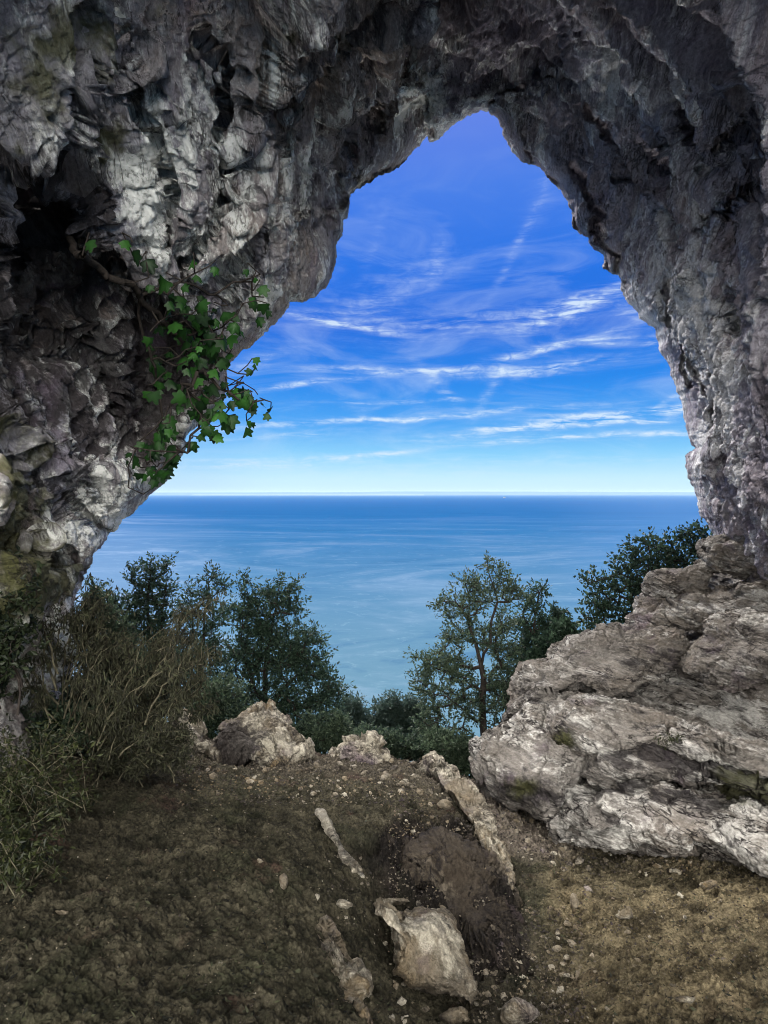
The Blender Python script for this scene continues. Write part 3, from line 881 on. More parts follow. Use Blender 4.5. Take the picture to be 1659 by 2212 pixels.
# tone = pale crust, moss, dark stain with shade, and light on the right wall, painted in
PXw, PYw = PXf + np.pad(warp, ((0, 0), (NB, 25)), mode='edge') * 50, PYf + np.pad(warp2, ((0, 0), (NB, 25)), mode='edge') * 50
def blobs(lst):
    r = np.zeros(S)
    for bx_, by_, rx_, ry_, a_ in lst:
        r += a_ * np.exp(-(((PXw - bx_) / rx_) ** 2 + ((PYw - by_) / ry_) ** 2))
    return r
pale = .30 * (1 - leftw) + 2.1 * blobs([(380, 350, 90, 190, .6), (320, 420, 40, 100, .8), (500, 420, 60, 150, .5), (640, 400, 60, 90, .4), (940, 200, 40, 80, 1.1), (1080, 200, 60, 20, .5),  # flat lift paints the right wall brighter in place of light
              (1330, 110, 60, 60, .5), (1400, 190, 60, 60, .4), (1380, 620, 60, 80, .5), (1470, 660, 70, 90, .8), (1540, 760, 50, 120, .8),
              (1600, 850, 40, 120, .7), (1520, 950, 40, 80, .7), (250, 1080, 50, 90, .9), (150, 1150, 80, 60, .6), (150, 1370, 50, 70, .8), (70, 1430, 60, 70, .5),
              (380, 960, 60, 60, .8), (560, 640, 80, 60, .6), (210, 790, 40, 90, .5), (620, 180, 40, 60, .3), (100, 300, 60, 80, .3),
              (1500, 210, 50, 50, .6), (1420, 480, 70, 60, .3)])
mossv = blobs([(180, 60, 140, 90, .8), (60, 200, 90, 160, .7), (230, 330, 80, 110, .8), (660, 60, 100, 60, .5), (430, 100, 80, 60, .5), (30, 950, 90, 130, .8),
               (50, 1060, 70, 60, .9), (10, 1250, 80, 120, 1.0), (100, 1260, 90, 60, .7), (60, 1120, 90, 90, .6), (1600, 60, 90, 90, .4), (1620, 300, 60, 90, .4), (1580, 1090, 60, 60, .7)])
stain_shade = blobs([(60, 450, 100, 100, 4.0), (100, 620, 110, 110, 1.6), (340, 780, 80, 130, 3.0), (250, 900, 110, 90, .6), (1050, 60, 180, 75, 2.6), (1130, 270, 90, 60, .6),  # corner, hollow and roof blobs paint shade as darker rock
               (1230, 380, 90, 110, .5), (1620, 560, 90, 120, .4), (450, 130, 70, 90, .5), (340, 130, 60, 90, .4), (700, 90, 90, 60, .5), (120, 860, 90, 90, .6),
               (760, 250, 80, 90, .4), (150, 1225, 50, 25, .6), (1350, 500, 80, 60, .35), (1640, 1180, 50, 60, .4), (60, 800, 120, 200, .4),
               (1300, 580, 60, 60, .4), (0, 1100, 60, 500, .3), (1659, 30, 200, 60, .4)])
stain_shade *= .8; stain_shade += recf * .75 + crf * .5; stain_shade += recf * (pits > .2) * .4 + .5 * bigc; pale += recf * (pits < .05) * .5  # recess shade painted dark, dirt along the cracks
tone = np.stack([pale, mossv, stain_shade], -1).reshape(-1, 3)
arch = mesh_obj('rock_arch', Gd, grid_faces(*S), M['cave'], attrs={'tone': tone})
tag(arch, 'huge weathered grey limestone arch framing the sky and sea', 'rock arch')
arch_grid = (PXg, PYg)


# ------------------------------------------------------------------ boulders and ledges
def rock(name, outline, dfun, thick, label, cat='rock', group=None, mat='slab', nu=420, nv=150, amp=1.0, strata=0.0, tone=(.3, .0, .1), spots=(),
         sq=.62, jag=3.0, pits=0.0, back=None, facet=1.0, rise=0.0):
    """a solid rock whose outline is a closed polygon, with real depth front and back"""
    pl = np.array(list(outline) + [outline[0]], float)
    L = np.concatenate([[0], np.cumsum(np.hypot(*np.diff(pl, axis=0).T))])
    u = np.linspace(0, L[-1], nu, endpoint=False)
    bx = np.interp(u, L, pl[:, 0]); by = np.interp(u, L, pl[:, 1])
    kk = np.hanning(15); kk /= kk.sum()
    wr = lambda v: np.convolve(np.concatenate([v[-7:], v, v[:7]]), kk, 'valid')
    bx, by = wr(bx), wr(by)
    sd_ = hash(name + label) % 97 if False else (len(label) * 7 + int(outline[0][0])) % 97
    qq = np.stack([bx / 22, by / 22, bx * 0 + sd_], 1)
    bx = bx + fbm(qq, 4, .6) * jag; by = by + fbm(qq + 31, 4, .6) * jag
    cxx, cyy = (bx.min() + bx.max()) / 2, (by.min() + by.max()) / 2
    cxx, cyy = bx.mean() * .5 + cxx * .5, by.mean() * .5 + cyy * .5
    ph = np.linspace(-math.pi / 2, math.pi / 2, nv)
    ph = ph * .999
    lat = np.cos(ph) ** sq; dep = np.sign(np.sin(ph)) * np.abs(np.sin(ph)) ** .85
    # spread rows evenly over the front
    px = cxx + (bx - cxx)[:, None] * lat[None]; py = cyy + (by - cyy)[:, None] * lat[None]
    dd = dfun(px, py) - np.where(dep > 0, thick, thick if back is None else back)[None] * dep[None]
    P = pt(px, py, dd)
    N = grid_normals(P, True)
    mid_ = nv * 3 // 4
    if (N[:, mid_] * (np.array([0, 0, EYE]) - P[:, mid_])).sum() < 0: N = -N
    p = P.reshape(-1, 3) + sd_ * 1.7
    wp = p + .12 * np.stack([fbm(p * 2, 3, off=3), fbm(p * 2, 3, off=13), fbm(p * 2, 3, off=23)], 1)
    a_ = np.zeros(len(p))
    a_ += .085 * fbm(wp * 1.5, 3) + .014 * ridged(wp * 3.5, 4, .5) + .012 * fbm(p * 9, 4, .6) + .007 * fbm(p * 28, 3, .65)
    F1, F2, Fv = worley(wp * np.array([3.4, 3.4, 6.0]), 5); a_ += .026 * Fv * facet - .035 * np.exp(-((F2 - F1) / .05) ** 2) * sstep(fbm(p * 1.3, 2, off=8), -.1, .2)
    F1, F2, Fv = worley(wp * 12, 9); a_ += .005 * Fv * facet
    if pits: a_ -= pits * np.clip(.5 - F1, 0, 1)
    if strata:
        zz = p[:, 2] - .22 * p[:, 0] + .07 * fbm(p * 1.6, 4, .55, off=2)
        for fr_, am in ((3.3, 1.7), (9.0, .75), (21.0, .36), (47.0, .16)):
            t_ = zz * fr_ / 1.0 + 1.2 * fbm(p * np.array([1.2, 1.2, 1.2]) * fr_ / 9, 3, off=fr_)
            t_ = t_ - np.floor(t_); t_ = t_ * (1 - sstep(t_, .82, 1.0))
            a_ += strata * .34 * am * (t_ ** 1.5 - .45) * (.4 + sstep(fbm(p * 2.5, 3, off=fr_ + 5), -.4, .4))
    a_ = a_.reshape(P.shape[:2]) * amp
    K_ = max(6, nv // 14)                                  # calm the noise where the rows close up at the middle of each face
    wf = np.clip(np.arange(nv)[::-1] / K_, 0, 1)[None]; wb = np.clip(np.arange(nv) / K_, 0, 1)[None]
    a_ = a_ * wf + a_[:, -K_ - 1].mean() * (1 - wf); a_ = a_ * wb + a_[:, K_].mean() * (1 - wb)
    mf, mb = N[:, -K_ - 1].mean(0), N[:, K_].mean(0)
    N = N * wf[..., None] + mf * (1 - wf[..., None]); N = N * wb[..., None] + mb * (1 - wb[..., None])
    N = N / (np.linalg.norm(N, axis=-1, keepdims=True) + 1e-9)
    P = P + N * (a_)[..., None]
    P[:, -1] = P[:, -2].mean(0); P[:, 0] = P[:, 1].mean(0)
    tn = np.zeros(P.shape[:2] + (3,)); tn[...] = tone
    for sx, sy, rx, ry, ch, am in spots:
        tn[..., ch] += am * np.exp(-(((px - sx) / rx) ** 2 + ((py - sy) / ry) ** 2))
    o = mesh_obj(name, P, grid_faces(nu, nv, True), M[mat], attrs={'tone': tn.reshape(-1, 3)})
    tag(o, label, cat, group)
    return o


slope_pts = [(1020, 1640, 5.75), (1060, 1710, 5.5), (1120, 1740, 5.2), (1200, 1790, 4.75), (1400, 1810, 4.4), (1659, 1860, 4.05), (1659, 1650, 4.8), (1400, 1690, 4.95),
             (1240, 1660, 5.3), (1150, 1520, 6.1), (1095, 1530, 6.2), (1300, 1560, 5.65), (1659, 1500, 5.3), (1300, 1400, 6.5), (1440, 1480, 5.9), (1659, 1350, 5.7),
             (1400, 1320, 6.8), (1520, 1200, 6.6), (1659, 1200, 6.0), (2200, 1150, 4.4), (2200, 1900, 3.4)]
slope = RBF(slope_pts, 5e-3)
off = lambda k: (lambda a_, b_: slope(a_, b_) + (k if k > .5 else k * .6))
G_L = 'limestone ledges stepping up the right side'
rock('rock_slope', [(1040, 1660), (1110, 1560), (1130, 1500), (1210, 1430), (1350, 1350), (1410, 1270), (1520, 1215), (1700, 1160), (2300, 1120), (2300, 1950), (1700, 1900),
                    (1600, 1850), (1400, 1812), (1190, 1790), (1100, 1745)], off(.98), .34,
     'broad pale limestone slope under the stacked ledges on the right', 'rock slope', nu=900, nv=420, strata=.075, tone=(.25, .0, .2), sq=.5, jag=2,
     spots=[(1560, 1560, 130, 70, 0, .5), (1500, 1630, 120, 40, 2, 3.0), (1600, 1720, 80, 60, 1, 1.4)], back=.9)
rock('rock_ledge', [(1502, 1183), (1540, 1163), (1590, 1143), (1650, 1133), (1780, 1120), (1790, 1235), (1580, 1240), (1534, 1228), (1510, 1203)], off(.10), .26,
     'topmost ledge under the right wall, jutting toward the sea', 'rock ledge', G_L, strata=.06, tone=(.3, .1, .15), nu=420, nv=170)
rock('rock_ledge', [(1402, 1263), (1410, 1248), (1450, 1243), (1524, 1212), (1545, 1240), (1530, 1275), (1455, 1290), (1410, 1284)], off(.12), .24,
     'short rounded ledge just below the topmost one, shrub behind it', 'rock ledge', G_L, strata=.05, tone=(.3, .1, .1), nu=360, nv=150)
rock('rock_ledge', [(1344, 1338), (1374, 1303), (1380, 1288), (1405, 1283), (1480, 1283), (1570, 1280), (1720, 1240), (1730, 1360), (1530, 1368), (1480, 1352), (1380, 1352)],
     off(.18), .22, 'long flat layered ledge in the upper part of the right slope', 'rock ledge', G_L, strata=.07, tone=(.0, .1, .3), nu=520, nv=200)
rock('rock_ledge', [(1524, 1338), (1570, 1323), (1740, 1313), (1740, 1455), (1620, 1475), (1530, 1480), (1470, 1455), (1490, 1408), (1520, 1378)], off(.05), .36,
     'swelling grey ledge at the right edge beside the dark cleft', 'rock ledge', G_L, strata=.05, tone=(.05, .0, .3), nu=480, nv=200)
rock('boulder', [(1092, 1560), (1093, 1500), (1100, 1460), (1115, 1440), (1150, 1427), (1183, 1424), (1195, 1407), (1240, 1376), (1300, 1356), (1350, 1350), (1440, 1350),
                 (1472, 1368), (1488, 1400), (1472, 1435), (1440, 1472), (1380, 1488), (1330, 1500), (1240, 1486), (1195, 1490), (1168, 1500), (1140, 1496), (1112, 1530)],
     off(.12), .44, 'largest rounded boulder slab, high on the right slope above the hollow', 'boulder', G_L, strata=.06, tone=(-.05, .05, .35), nu=700, nv=260, sq=.55,
     spots=[(1380, 1430, 90, 40, 2, .5), (1160, 1460, 60, 30, 0, .4)])
rock('boulder', [(1150, 1545), (1160, 1521), (1195, 1500), (1243, 1490), (1327, 1508), (1420, 1535), (1560, 1590), (1700, 1630), (1720, 1700), (1500, 1640), (1380, 1615),
                 (1276, 1600), (1250, 1615), (1219, 1632), (1183, 1608), (1160, 1585)], off(-.22), .42,
     'whitish wedge shaped boulder slab in the middle of the right slope', 'boulder', G_L, strata=.075, tone=(.45, .0, .1), nu=700, nv=260, sq=.55,
     spots=[(1205, 1600, 45, 26, 2, 2.2), (1215, 1600, 45, 30, 1, 1.0), (1400, 1560, 60, 20, 2, .5)])  # left underside: shade painted through the dark and moss channels
rock('boulder', [(1020, 1640), (1021, 1605), (1045, 1585), (1084, 1567), (1123, 1549), (1153, 1540), (1175, 1580), (1200, 1620), (1234, 1641), (1250, 1683),
                 (1215, 1722), (1180, 1765), (1150, 1745), (1129, 1735), (1100, 1742), (1070, 1720), (1045, 1683), (1024, 1671)], off(-.15), .5,
     'bulging tan and white boulder at the seaward end of the right slope', 'boulder', G_L, strata=.05, tone=(.25, .0, .15), nu=700, nv=300, sq=.5,
     spots=[(1130, 1712, 70, 26, 2, 2.2), (1130, 1700, 60, 30, 1, 1.0), (1060, 1600, 40, 20, 0, .4)])  # shadow under the bulge painted with the dark and moss channels
rock('boulder', [(1046, 1684), (1085, 1682), (1120, 1690), (1128, 1725), (1100, 1745), (1062, 1725), (1048, 1705)], off(.12), .2,
     'small tan boulder wedged beneath the bulging boulder by the gully', 'boulder', G_L, tone=(.1, .3, .3), nu=300, nv=120)
rock('boulder', [(1234, 1640), (1250, 1617), (1300, 1606), (1380, 1601), (1480, 1603), (1630, 1622), (1730, 1650), (1730, 1720), (1530, 1690), (1380, 1676),
                 (1320, 1680), (1265, 1686), (1240, 1668)], off(-.20), .34,
     'low boulder capped with dark violet soil on the right slope', 'boulder', G_L, strata=.03, tone=(.35, .0, .2), nu=600, nv=220,
     spots=[(1490, 1640, 150, 34, 2, 3.4), (1330, 1625, 40, 25, 0, .9), (1620, 1690, 80, 36, 1, 1.6)])
rock('rock_ledge', [(1178, 1760), (1190, 1728), (1210, 1705), (1245, 1684), (1290, 1676), (1390, 1678), (1480, 1693), (1610, 1728), (1740, 1765), (1740, 1900), (1600, 1850),
                    (1500, 1832), (1400, 1834), (1300, 1838), (1240, 1836), (1195, 1815)], off(-.05), .30,
     'lowest rippled white ledge meeting the sandy floor', 'rock ledge', G_L, strata=.095, tone=(.65, .0, .1), nu=900, nv=300, sq=.5, facet=1.4,
     spots=[(1340, 1705, 90, 9, 2, 1.8), (1480, 1735, 110, 12, 2, 1.8), (1620, 1740, 60, 20, 1, .6)])

# rocks on the lip of the platform
lipd = lambda k: (lambda a_, b_: np.full(np.shape(a_), k, float))
G_P = 'pale rocks along the lip of the dirt platform'
rock('boulder', [(470, 1610), (485, 1575), (505, 1550), (530, 1532), (552, 1518), (572, 1524), (600, 1548), (628, 1572), (645, 1600), (662, 1628), (640, 1650), (560, 1660), (475, 1655)],
     lambda a_, b_: 6.0 - (b_ - 1600) * .0035, .34, 'two ridged pale boulder half buried in dirt on the platform lip', 'boulder', G_P, 'boulder', tone=(.75, .0, .1), nu=520, nv=220,
     strata=.05, spots=[(540, 1610, 34, 40, 2, 2.0), (505, 1620, 24, 30, 2, 1.6), (640, 1590, 20, 40, 0, .6), (600, 1570, 16, 40, 0, .5), (590, 1620, 14, 20, 0, .8)], facet=1.8)
rock('boulder', [(712, 1640), (728, 1618), (748, 1602), (775, 1594), (800, 1596), (820, 1610), (842, 1640), (842, 1658), (760, 1662), (715, 1655)], lipd(6.1), .3,
     'low pale humped boulder on the lip below the dense tree', 'boulder', G_P, 'boulder', tone=(.9, .0, .0), nu=420, nv=180, strata=.06, facet=1.8,
     spots=[(790, 1635, 30, 16, 2, 1.0)])
rock('boulder', [(380, 1560), (388, 1542), (405, 1552), (425, 1585), (448, 1608), (470, 1625), (455, 1640), (400, 1640), (372, 1610)], lipd(5.9), .25,
     'narrow pale boulder sloping down beside the dry shrub', 'boulder', G_P, 'boulder', tone=(.8, .0, .0), nu=320, nv=140, strata=.05, facet=1.6)
rd_ = RBF([(930, 1640, 5.75), (1000, 1700, 5.05), (1080, 1830, 4.1), (1110, 1930, 3.62), (1140, 2060, 3.45), (850, 1700, 5.0), (1150, 1700, 5.2), (960, 1830, 4.1), (1200, 1900, 3.8)], 1e-3)
rock('rock_ridge', [(916, 1640), (922, 1629), (938, 1630), (965, 1650), (1000, 1687), (1035, 1730), (1062, 1777), (1085, 1827), (1103, 1877), (1112, 1925), (1100, 1935), (1084, 1905), (1068, 1868),
                    (1050, 1832), (1030, 1790), (1004, 1745), (980, 1708), (945, 1668)],
     lambda a_, b_: rd_(a_, b_) + .10, .10, 'long pale rock ridge edging the dirt mound above the gully', 'rock ridge', None, 'boulder',
     tone=(.6, .0, .3), nu=900, nv=140, strata=.04, facet=1.6, sq=.75, amp=.8, jag=9, spots=[(945, 1650, 30, 20, 0, 1.0), (1080, 1900, 40, 40, 2, .8)])
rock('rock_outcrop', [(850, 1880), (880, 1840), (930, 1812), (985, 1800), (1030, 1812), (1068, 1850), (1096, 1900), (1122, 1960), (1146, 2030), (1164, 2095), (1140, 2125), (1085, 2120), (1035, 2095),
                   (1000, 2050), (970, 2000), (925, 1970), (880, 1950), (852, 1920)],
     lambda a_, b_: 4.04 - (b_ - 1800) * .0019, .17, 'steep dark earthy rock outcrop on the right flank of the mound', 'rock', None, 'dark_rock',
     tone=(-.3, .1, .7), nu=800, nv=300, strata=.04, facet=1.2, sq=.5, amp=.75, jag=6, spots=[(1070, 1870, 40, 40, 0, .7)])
rock('boulder', [(800, 1950), (825, 1945), (870, 1958), (925, 1962), (955, 1970), (975, 1995), (995, 2040), (1018, 2095), (1040, 2150), (1035, 2180), (1000, 2170), (940, 2165), (880, 2150), (835, 2110),
                 (842, 2040), (830, 1990)], lambda a_, b_: 3.18 - (b_ - 2050) * .0012 + (a_ - 920) * .0008, .26,
     'pitted tan boulder with a pale flat top in the foreground hollow', 'boulder', None, 'boulder', tone=(.15, .1, .05), nu=700, nv=320, pits=.05, sq=.45,
     spots=[(900, 1985, 90, 26, 0, 1.2), (860, 2020, 50, 26, 0, .6), (900, 2120, 90, 30, 2, .6)], strata=.0, facet=.25, amp=.6)  # lit top painted paler, shaded lower face painted darker
rock('rock_outcrop', [(695, 1985), (706, 1978), (728, 2010), (752, 2040), (780, 2075), (800, 2110), (806, 2140), (790, 2160), (800, 2212), (860, 2300), (780, 2300), (745, 2200), (722, 2150), (700, 2100), (684, 2060), (680, 2015)],
     lambda a_, b_: 2.78 - (b_ - 2060) * .0025, .14, 'jagged cream outcrop breaking through the dirt at the platform edge', 'rock', None, 'boulder', tone=(.3, .1, .2), nu=600, nv=180,
     strata=.06, facet=1.4, sq=.6, amp=.6)
rock('rock_outcrop', [(684, 1752), (694, 1748), (707, 1772), (723, 1800), (742, 1832), (768, 1868), (790, 1894), (782, 1898), (762, 1880), (745, 1868), (728, 1838), (716, 1812), (702, 1786)],
     lambda a_, b_: 3.98 - (b_ - 1752) * .0068 + .02, .06, 'thin white blade of rock slanting through the dirt mound', 'rock', None, 'boulder', tone=(1.1, .0, .0), nu=420, nv=120, strata=.02,
     facet=1.2, amp=.28, jag=5, sq=.8)
for (bx_, by_, w_, h_, lab) in [(742, 1952, 22, 14, 'flat pale stone left of the pitted boulder'), (845, 1950, 45, 16, 'white slab stone lying against the back of the pitted boulder'),
                                (612, 1905, 10, 20, 'small upright pale stone in the middle of the dirt mound'), (1350, 1975, 22, 16, 'rounded stone sunk in the sandy floor'),
                                (1530, 1912, 20, 11, 'small cream stone on the sandy floor near the right edge'), (1120, 2190, 40, 26, 'dull flat stone at the foot of the dark gravel slope'),
                                (960, 1738, 16, 9, 'flat grey stone on the dark dirt by the ridge'), (1240, 1952, 10, 24, 'upright mossy stone between gravel slope and sandy floor'),
                                (1480, 2160, 26, 10, 'thin stone flake on the sandy floor at the bottom right'), (135, 1972, 18, 10, 'lone cream stone in the mossy dirt at the left'),
                                (985, 2195, 34, 22, 'broken stone at the foot of the pitted boulder')]:
    q = ground_hit(bx_, by_ + h_ * .7); dg = q[1]
    ol = [(bx_ + w_ * math.cos(t_) * (1 + .18 * math.sin(3 * t_ + bx_)), by_ + h_ * math.sin(t_) * (1 + .15 * math.cos(2 * t_ + by_))) for t_ in np.linspace(0, 2 * math.pi, 11)[:-1]]
    rock('stone', ol, lipd(dg), max(w_, h_) / FOC * dg * .8, lab, 'stone', None, 'boulder', nu=120, nv=60, amp=.18 * dg * w_ / 60, tone=(.6, .0, .0), jag=1.5)

# ------------------------------------------------------------------ loose stones: individuals, then the finer gravel as one mass
protos = []
for k in range(7):
    nu, nv = 18, 11
    th = np.linspace(0, 2 * math.pi, nu, endpoint=False); ph = np.linspace(-math.pi / 2, math.pi / 2, nv)
    T, Ph = np.meshgrid(th, ph, indexing='ij')
    Pq = np.stack([np.cos(T) * np.cos(Ph), np.sin(T) * np.cos(Ph) * .75, np.sin(Ph) * .5], -1)
    p_ = Pq.reshape(-1, 3)
    F1, F2, Fv = worley(p_ * 1.4, 3.3 * k + 1)
    rr_ = 1 + .30 * fbm(p_ * 1.2, 2, off=k * 5) + .16 * Fv
    v_ = p_ * rr_[:, None]
    protos.append((v_, grid_faces(nu, nv, True)))
proto_me = []
for k, (v_, f_) in enumerate(protos):
    o = mesh_obj('stone', v_, f_, M['boulder'], attrs={'tone': np.tile([[.5 * (k % 3), 0, .3 if k % 2 else 0]], (len(v_), 1))}, smooth=False)
    proto_me.append(o.data); bpy.data.objects.remove(o)
rs = random.Random(3)
spots = []
ZN = [((420, 1640, 900, 1720), 62, (4, 9), 'small loose stone scattered on the dirt behind the platform lip', 'small stones scattered near the platform lip'),
      ((860, 1690, 1020, 1800), 36, (3, 8), 'small dark stone on the dark dirt beside the pale ridge', 'small stones on the dark dirt beside the ridge'),
      ((1060, 1720, 1230, 1850), 46, (4, 9), 'small broken stone in the gully beside the ledges', 'broken stones in the gully'),
      ((560, 1850, 800, 1990), 24, (3, 8), 'small pale stone on the mossy mound near the outcrop', 'small stones on the mossy mound'),
      ((1140, 1880, 1640, 2200), 46, (3, 9), 'small cream stone on the sandy floor', 'small stones on the sandy floor'),
      ((800, 1930, 1060, 2210), 26, (4, 12), 'small stone lying around the pitted boulder', 'small stones around the pitted boulder'),
      ((1190, 1800, 1659, 1880), 60, (4, 11), 'small broken stone in the rubble at the foot of the lowest ledge', 'broken stones along the foot of the lowest ledge'),
      ((1010, 1990, 1240, 2210), 46, (4, 10), 'small stone on the dark gravel slope', 'small stones on the gravel slope')]
for (xa, ya, xb, yb), cnt, (sa, sb), lab, grp in ZN:
    for k in range(cnt):
        px, py = rs.uniform(xa, xb), rs.uniform(ya, yb)
        q = ground_hit(px, py)
        r = rs.uniform(sa, sb) ** 1.0 * rs.choice([.6, .8, 1, 1.2]) / FOC * q[1]
        o = bpy.data.objects.new('stone', proto_me[rs.randrange(7)])
        o.location = (q[0], q[1], q[2] + r * .2)
        o.scale = (r, r, r * rs.uniform(.7, 1.2)); o.rotation_euler = (rs.uniform(-.4, .4), rs.uniform(-.4, .4), rs.uniform(0, 6.3))
        C.collection.objects.link(o)
        tag(o, lab, 'stone', grp)
# gravel as one object
gv, gf, gt, kk = [], [], [], 0
nr = np.random.default_rng(5)
for (xa, ya, xb, yb), cnt, sz in [((380, 1640, 940, 1740), 1500, 3.0), ((840, 1680, 1060, 1960), 1500, 3.0), ((1180, 1790, 1659, 1890), 700, 3.6), ((1050, 1700, 1260, 1860), 1300, 3.2), ((0, 1750, 760, 2212), 1500, 2.4),
                                  ((1100, 1850, 1659, 2212), 1700, 3.0), ((980, 1960, 1260, 2212), 1300, 3.6), ((700, 1880, 850, 2212), 350, 3.2)]:
    for k in range(cnt):
        px, py = nr.uniform(xa, xb), nr.uniform(ya, yb)
        q = ground_hit(px, py)
        r = nr.uniform(.4, 1.2) * sz / FOC * q[1]
        v_ = nr.normal(size=(6, 3)) * .25 + np.array([(1, 0, 0), (0, 1, 0), (-1, 0, 0), (0, -1, 0), (0, 0, .7), (0, 0, -.7)])
        a_ = nr.uniform(0, 6.28); ca, sa = math.cos(a_), math.sin(a_)
        v_ = v_ @ np.array([[ca, sa, 0], [-sa, ca, 0], [0, 0, 1]])
        gv.append(v_ * r + q + [0, 0, r * .2])
        gf.append(np.array([(0, 1, 4), (1, 2, 4), (2, 3, 4), (3, 0, 4), (1, 0, 5), (2, 1, 5), (3, 2, 5), (0, 3, 5)]) + kk); kk += 6
        gt.append(np.tile([[nr.uniform(-.5, .6), 0, nr.uniform(.2, 2.0)]], (6, 1)))
tag(mesh_obj('gravel', np.vstack(gv), np.vstack(gf), M['boulder'], attrs={'tone': np.vstack(gt)}, smooth=False),
    'fine gravel and clods strewn over the cave floor', 'gravel', kind='stuff')


# dead leaves and straw lying about
lv, lf, lt, kk = [], [], [], 0
for (xa, ya, xb, yb), cnt in [((-40, 1660, 800, 2212), 2600), ((200, 1620, 560, 1720), 900), ((1100, 1830, 1659, 2212), 900), ((800, 1650, 1250, 2212), 700)]:
    for k in range(cnt):
        q = ground_hit(nr.uniform(xa, xb), nr.uniform(ya, yb)); L_ = nr.uniform(.005, .016); a_ = nr.uniform(0, 6.28)
        u_ = np.array([math.cos(a_), math.sin(a_), nr.normal() * .25]); w_ = np.array([-math.sin(a_), math.cos(a_), nr.normal() * .4]) * nr.uniform(.12, .4)
        q = q + [0, 0, .006]
        lv.append(np.array([q - u_ * L_, q + w_ * L_, q + u_ * L_, q - w_ * L_])); lf.append([kk, kk + 1, kk + 2, kk + 3]); kk += 4
        lt.append(np.full((4, 3), nr.uniform(0, 1) ** 1.6))
tag(mesh_obj('leaf_litter', np.vstack(lv), np.array(lf), M['dry'], attrs={'tone': np.vstack(lt)}, smooth=False), 'dead leaves and straw lying on the cave floor', 'leaf litter', kind='stuff')

# ------------------------------------------------------------------ plants
def tubes(P0, P1, r0, r1, sides=5):
    d_ = P1 - P0; ln = np.linalg.norm(d_, axis=1, keepdims=True) + 1e-9; d_ = d_ / ln
    ref = np.where(np.abs(d_[:, 2:3]) > .9, np.array([[1., 0, 0]]), np.array([[0, 0, 1.]]))
    u = np.cross(d_, ref); u /= np.linalg.norm(u, axis=1, keepdims=True); v = np.cross(d_, u)
    an = np.arange(sides) / sides * 2 * math.pi
    c = np.cos(an)[None, :, None]; s = np.sin(an)[None, :, None]
    ringd = u[:, None] * c + v[:, None] * s
    A = P0[:, None] + ringd * r0[:, None, None]; B = P1[:, None] + ringd * r1[:, None, None]
    V = np.concatenate([A, B], 1).reshape(-1, 3)
    i = np.arange(sides); j = (i + 1) % sides
    f = np.stack([i, j, j + sides, i + sides], 1)
    F = (f[None] + (np.arange(len(P0)) * 2 * sides)[:, None, None]).reshape(-1, 4)
    return V, F


def skeleton(root, trunk_paths, targets, step, nr, wander=.25, up=0.0):
    """nodes, parents; targets are joined to the nearest limb by slightly wandering twigs"""
    nodes = [np.array(root, float)]; par = [-1]
    def walk(a_idx, b, jit):
        a = nodes[a_idx]; L = np.linalg.norm(b - a); m = max(1, int(L / step))
        off_ = nr.normal(size=3) * L * jit * .5
        idx = a_idx
        for k in range(1, m + 1):
            t = k / m
            q = a + (b - a) * t + off_ * math.sin(math.pi * t) + (nr.normal(size=3) * step * jit * .5 if k < m else 0)
            q[2] += up * L * math.sin(math.pi * t)
            nodes.append(q); par.append(idx); idx = len(nodes) - 1
        return idx
    for path in trunk_paths:
        first = np.array(path[0]); arr = np.array(nodes)
        idx = int(np.argmin(np.linalg.norm(arr - first, axis=1)))
        for q in path:
            idx = walk(idx, np.array(q, float), wander * .4)
    tips = []
    T = np.array(targets); rt = np.array(nodes).mean(0)
    order = np.argsort(np.linalg.norm(T - rt, axis=1))
    for k in order:
        arr = np.array(nodes)
        dd = np.linalg.norm(arr - T[k], axis=1) + .35 * np.clip(arr[:, 2] - T[k][2], 0, None)
        idx = int(np.argmin(dd))
        tips.append(walk(idx, T[k], wander))
    return np.array(nodes), np.array(par), tips


def limb_mesh(nodes, par, r_tip, r_root, power=2.2, sides=5):
    n_ = len(nodes); w_ = np.zeros(n_)
    has = np.zeros(n_, bool); has[par[par >= 0]] = True
    w_[~has] = 1
    for i in range(n_ - 1, 0, -1): w_[par[i]] += w_[i]
    r = r_tip * w_ ** (1 / power); r = r * min(1.0, r_root / r.max()) if r.max() > r_root else r
    r = np.maximum(r, r_tip * .7)
    i = np.arange(1, n_)
    return tubes(nodes[par[i]], nodes[i], np.minimum(r[par[i]], r[i] * 1.35), r[i], sides), r


def leaf_cloud(nr, centers, spread, n_each, size, aspect=.4, droop=0.0, flat=None, dark_in=0.0):
    c = np.repeat(np.array(centers), n_each, 0)
    N_ = len(c)
    c = c + nr.normal(size=(N_, 3)) * spread
    d_ = nr.normal(size=(N_, 3)); d_[:, 2] -= droop
    if flat is not None: d_ = d_ * .62 + np.repeat(flat, n_each, 0)
    d_ = d_ + 0; d_ /= np.linalg.norm(d_, axis=1, keepdims=True)
    s_ = np.cross(d_, nr.normal(size=(N_, 3))); s_ /= np.linalg.norm(s_, axis=1, keepdims=True)
    L = size * nr.uniform(.55, 1.3, (N_, 1))
    a0 = c; a1 = c + d_ * L * .5 + s_ * L * aspect * .5; a2 = c + d_ * L; a3 = c + d_ * L * .5 - s_ * L * aspect * .5
    nrm = np.cross(d_, s_)
    a1 = a1 + nrm * L * .08; a3 = a3 + nrm * L * .08
    V = np.stack([a0, a1, a2, a3], 1).reshape(-1, 3)
    F = np.arange(N_ * 4).reshape(-1, 4)
    tn = np.repeat(nr.beta(1.6, 2.2, N_), 4)
    return V, F, np.stack([tn, tn, tn], 1)


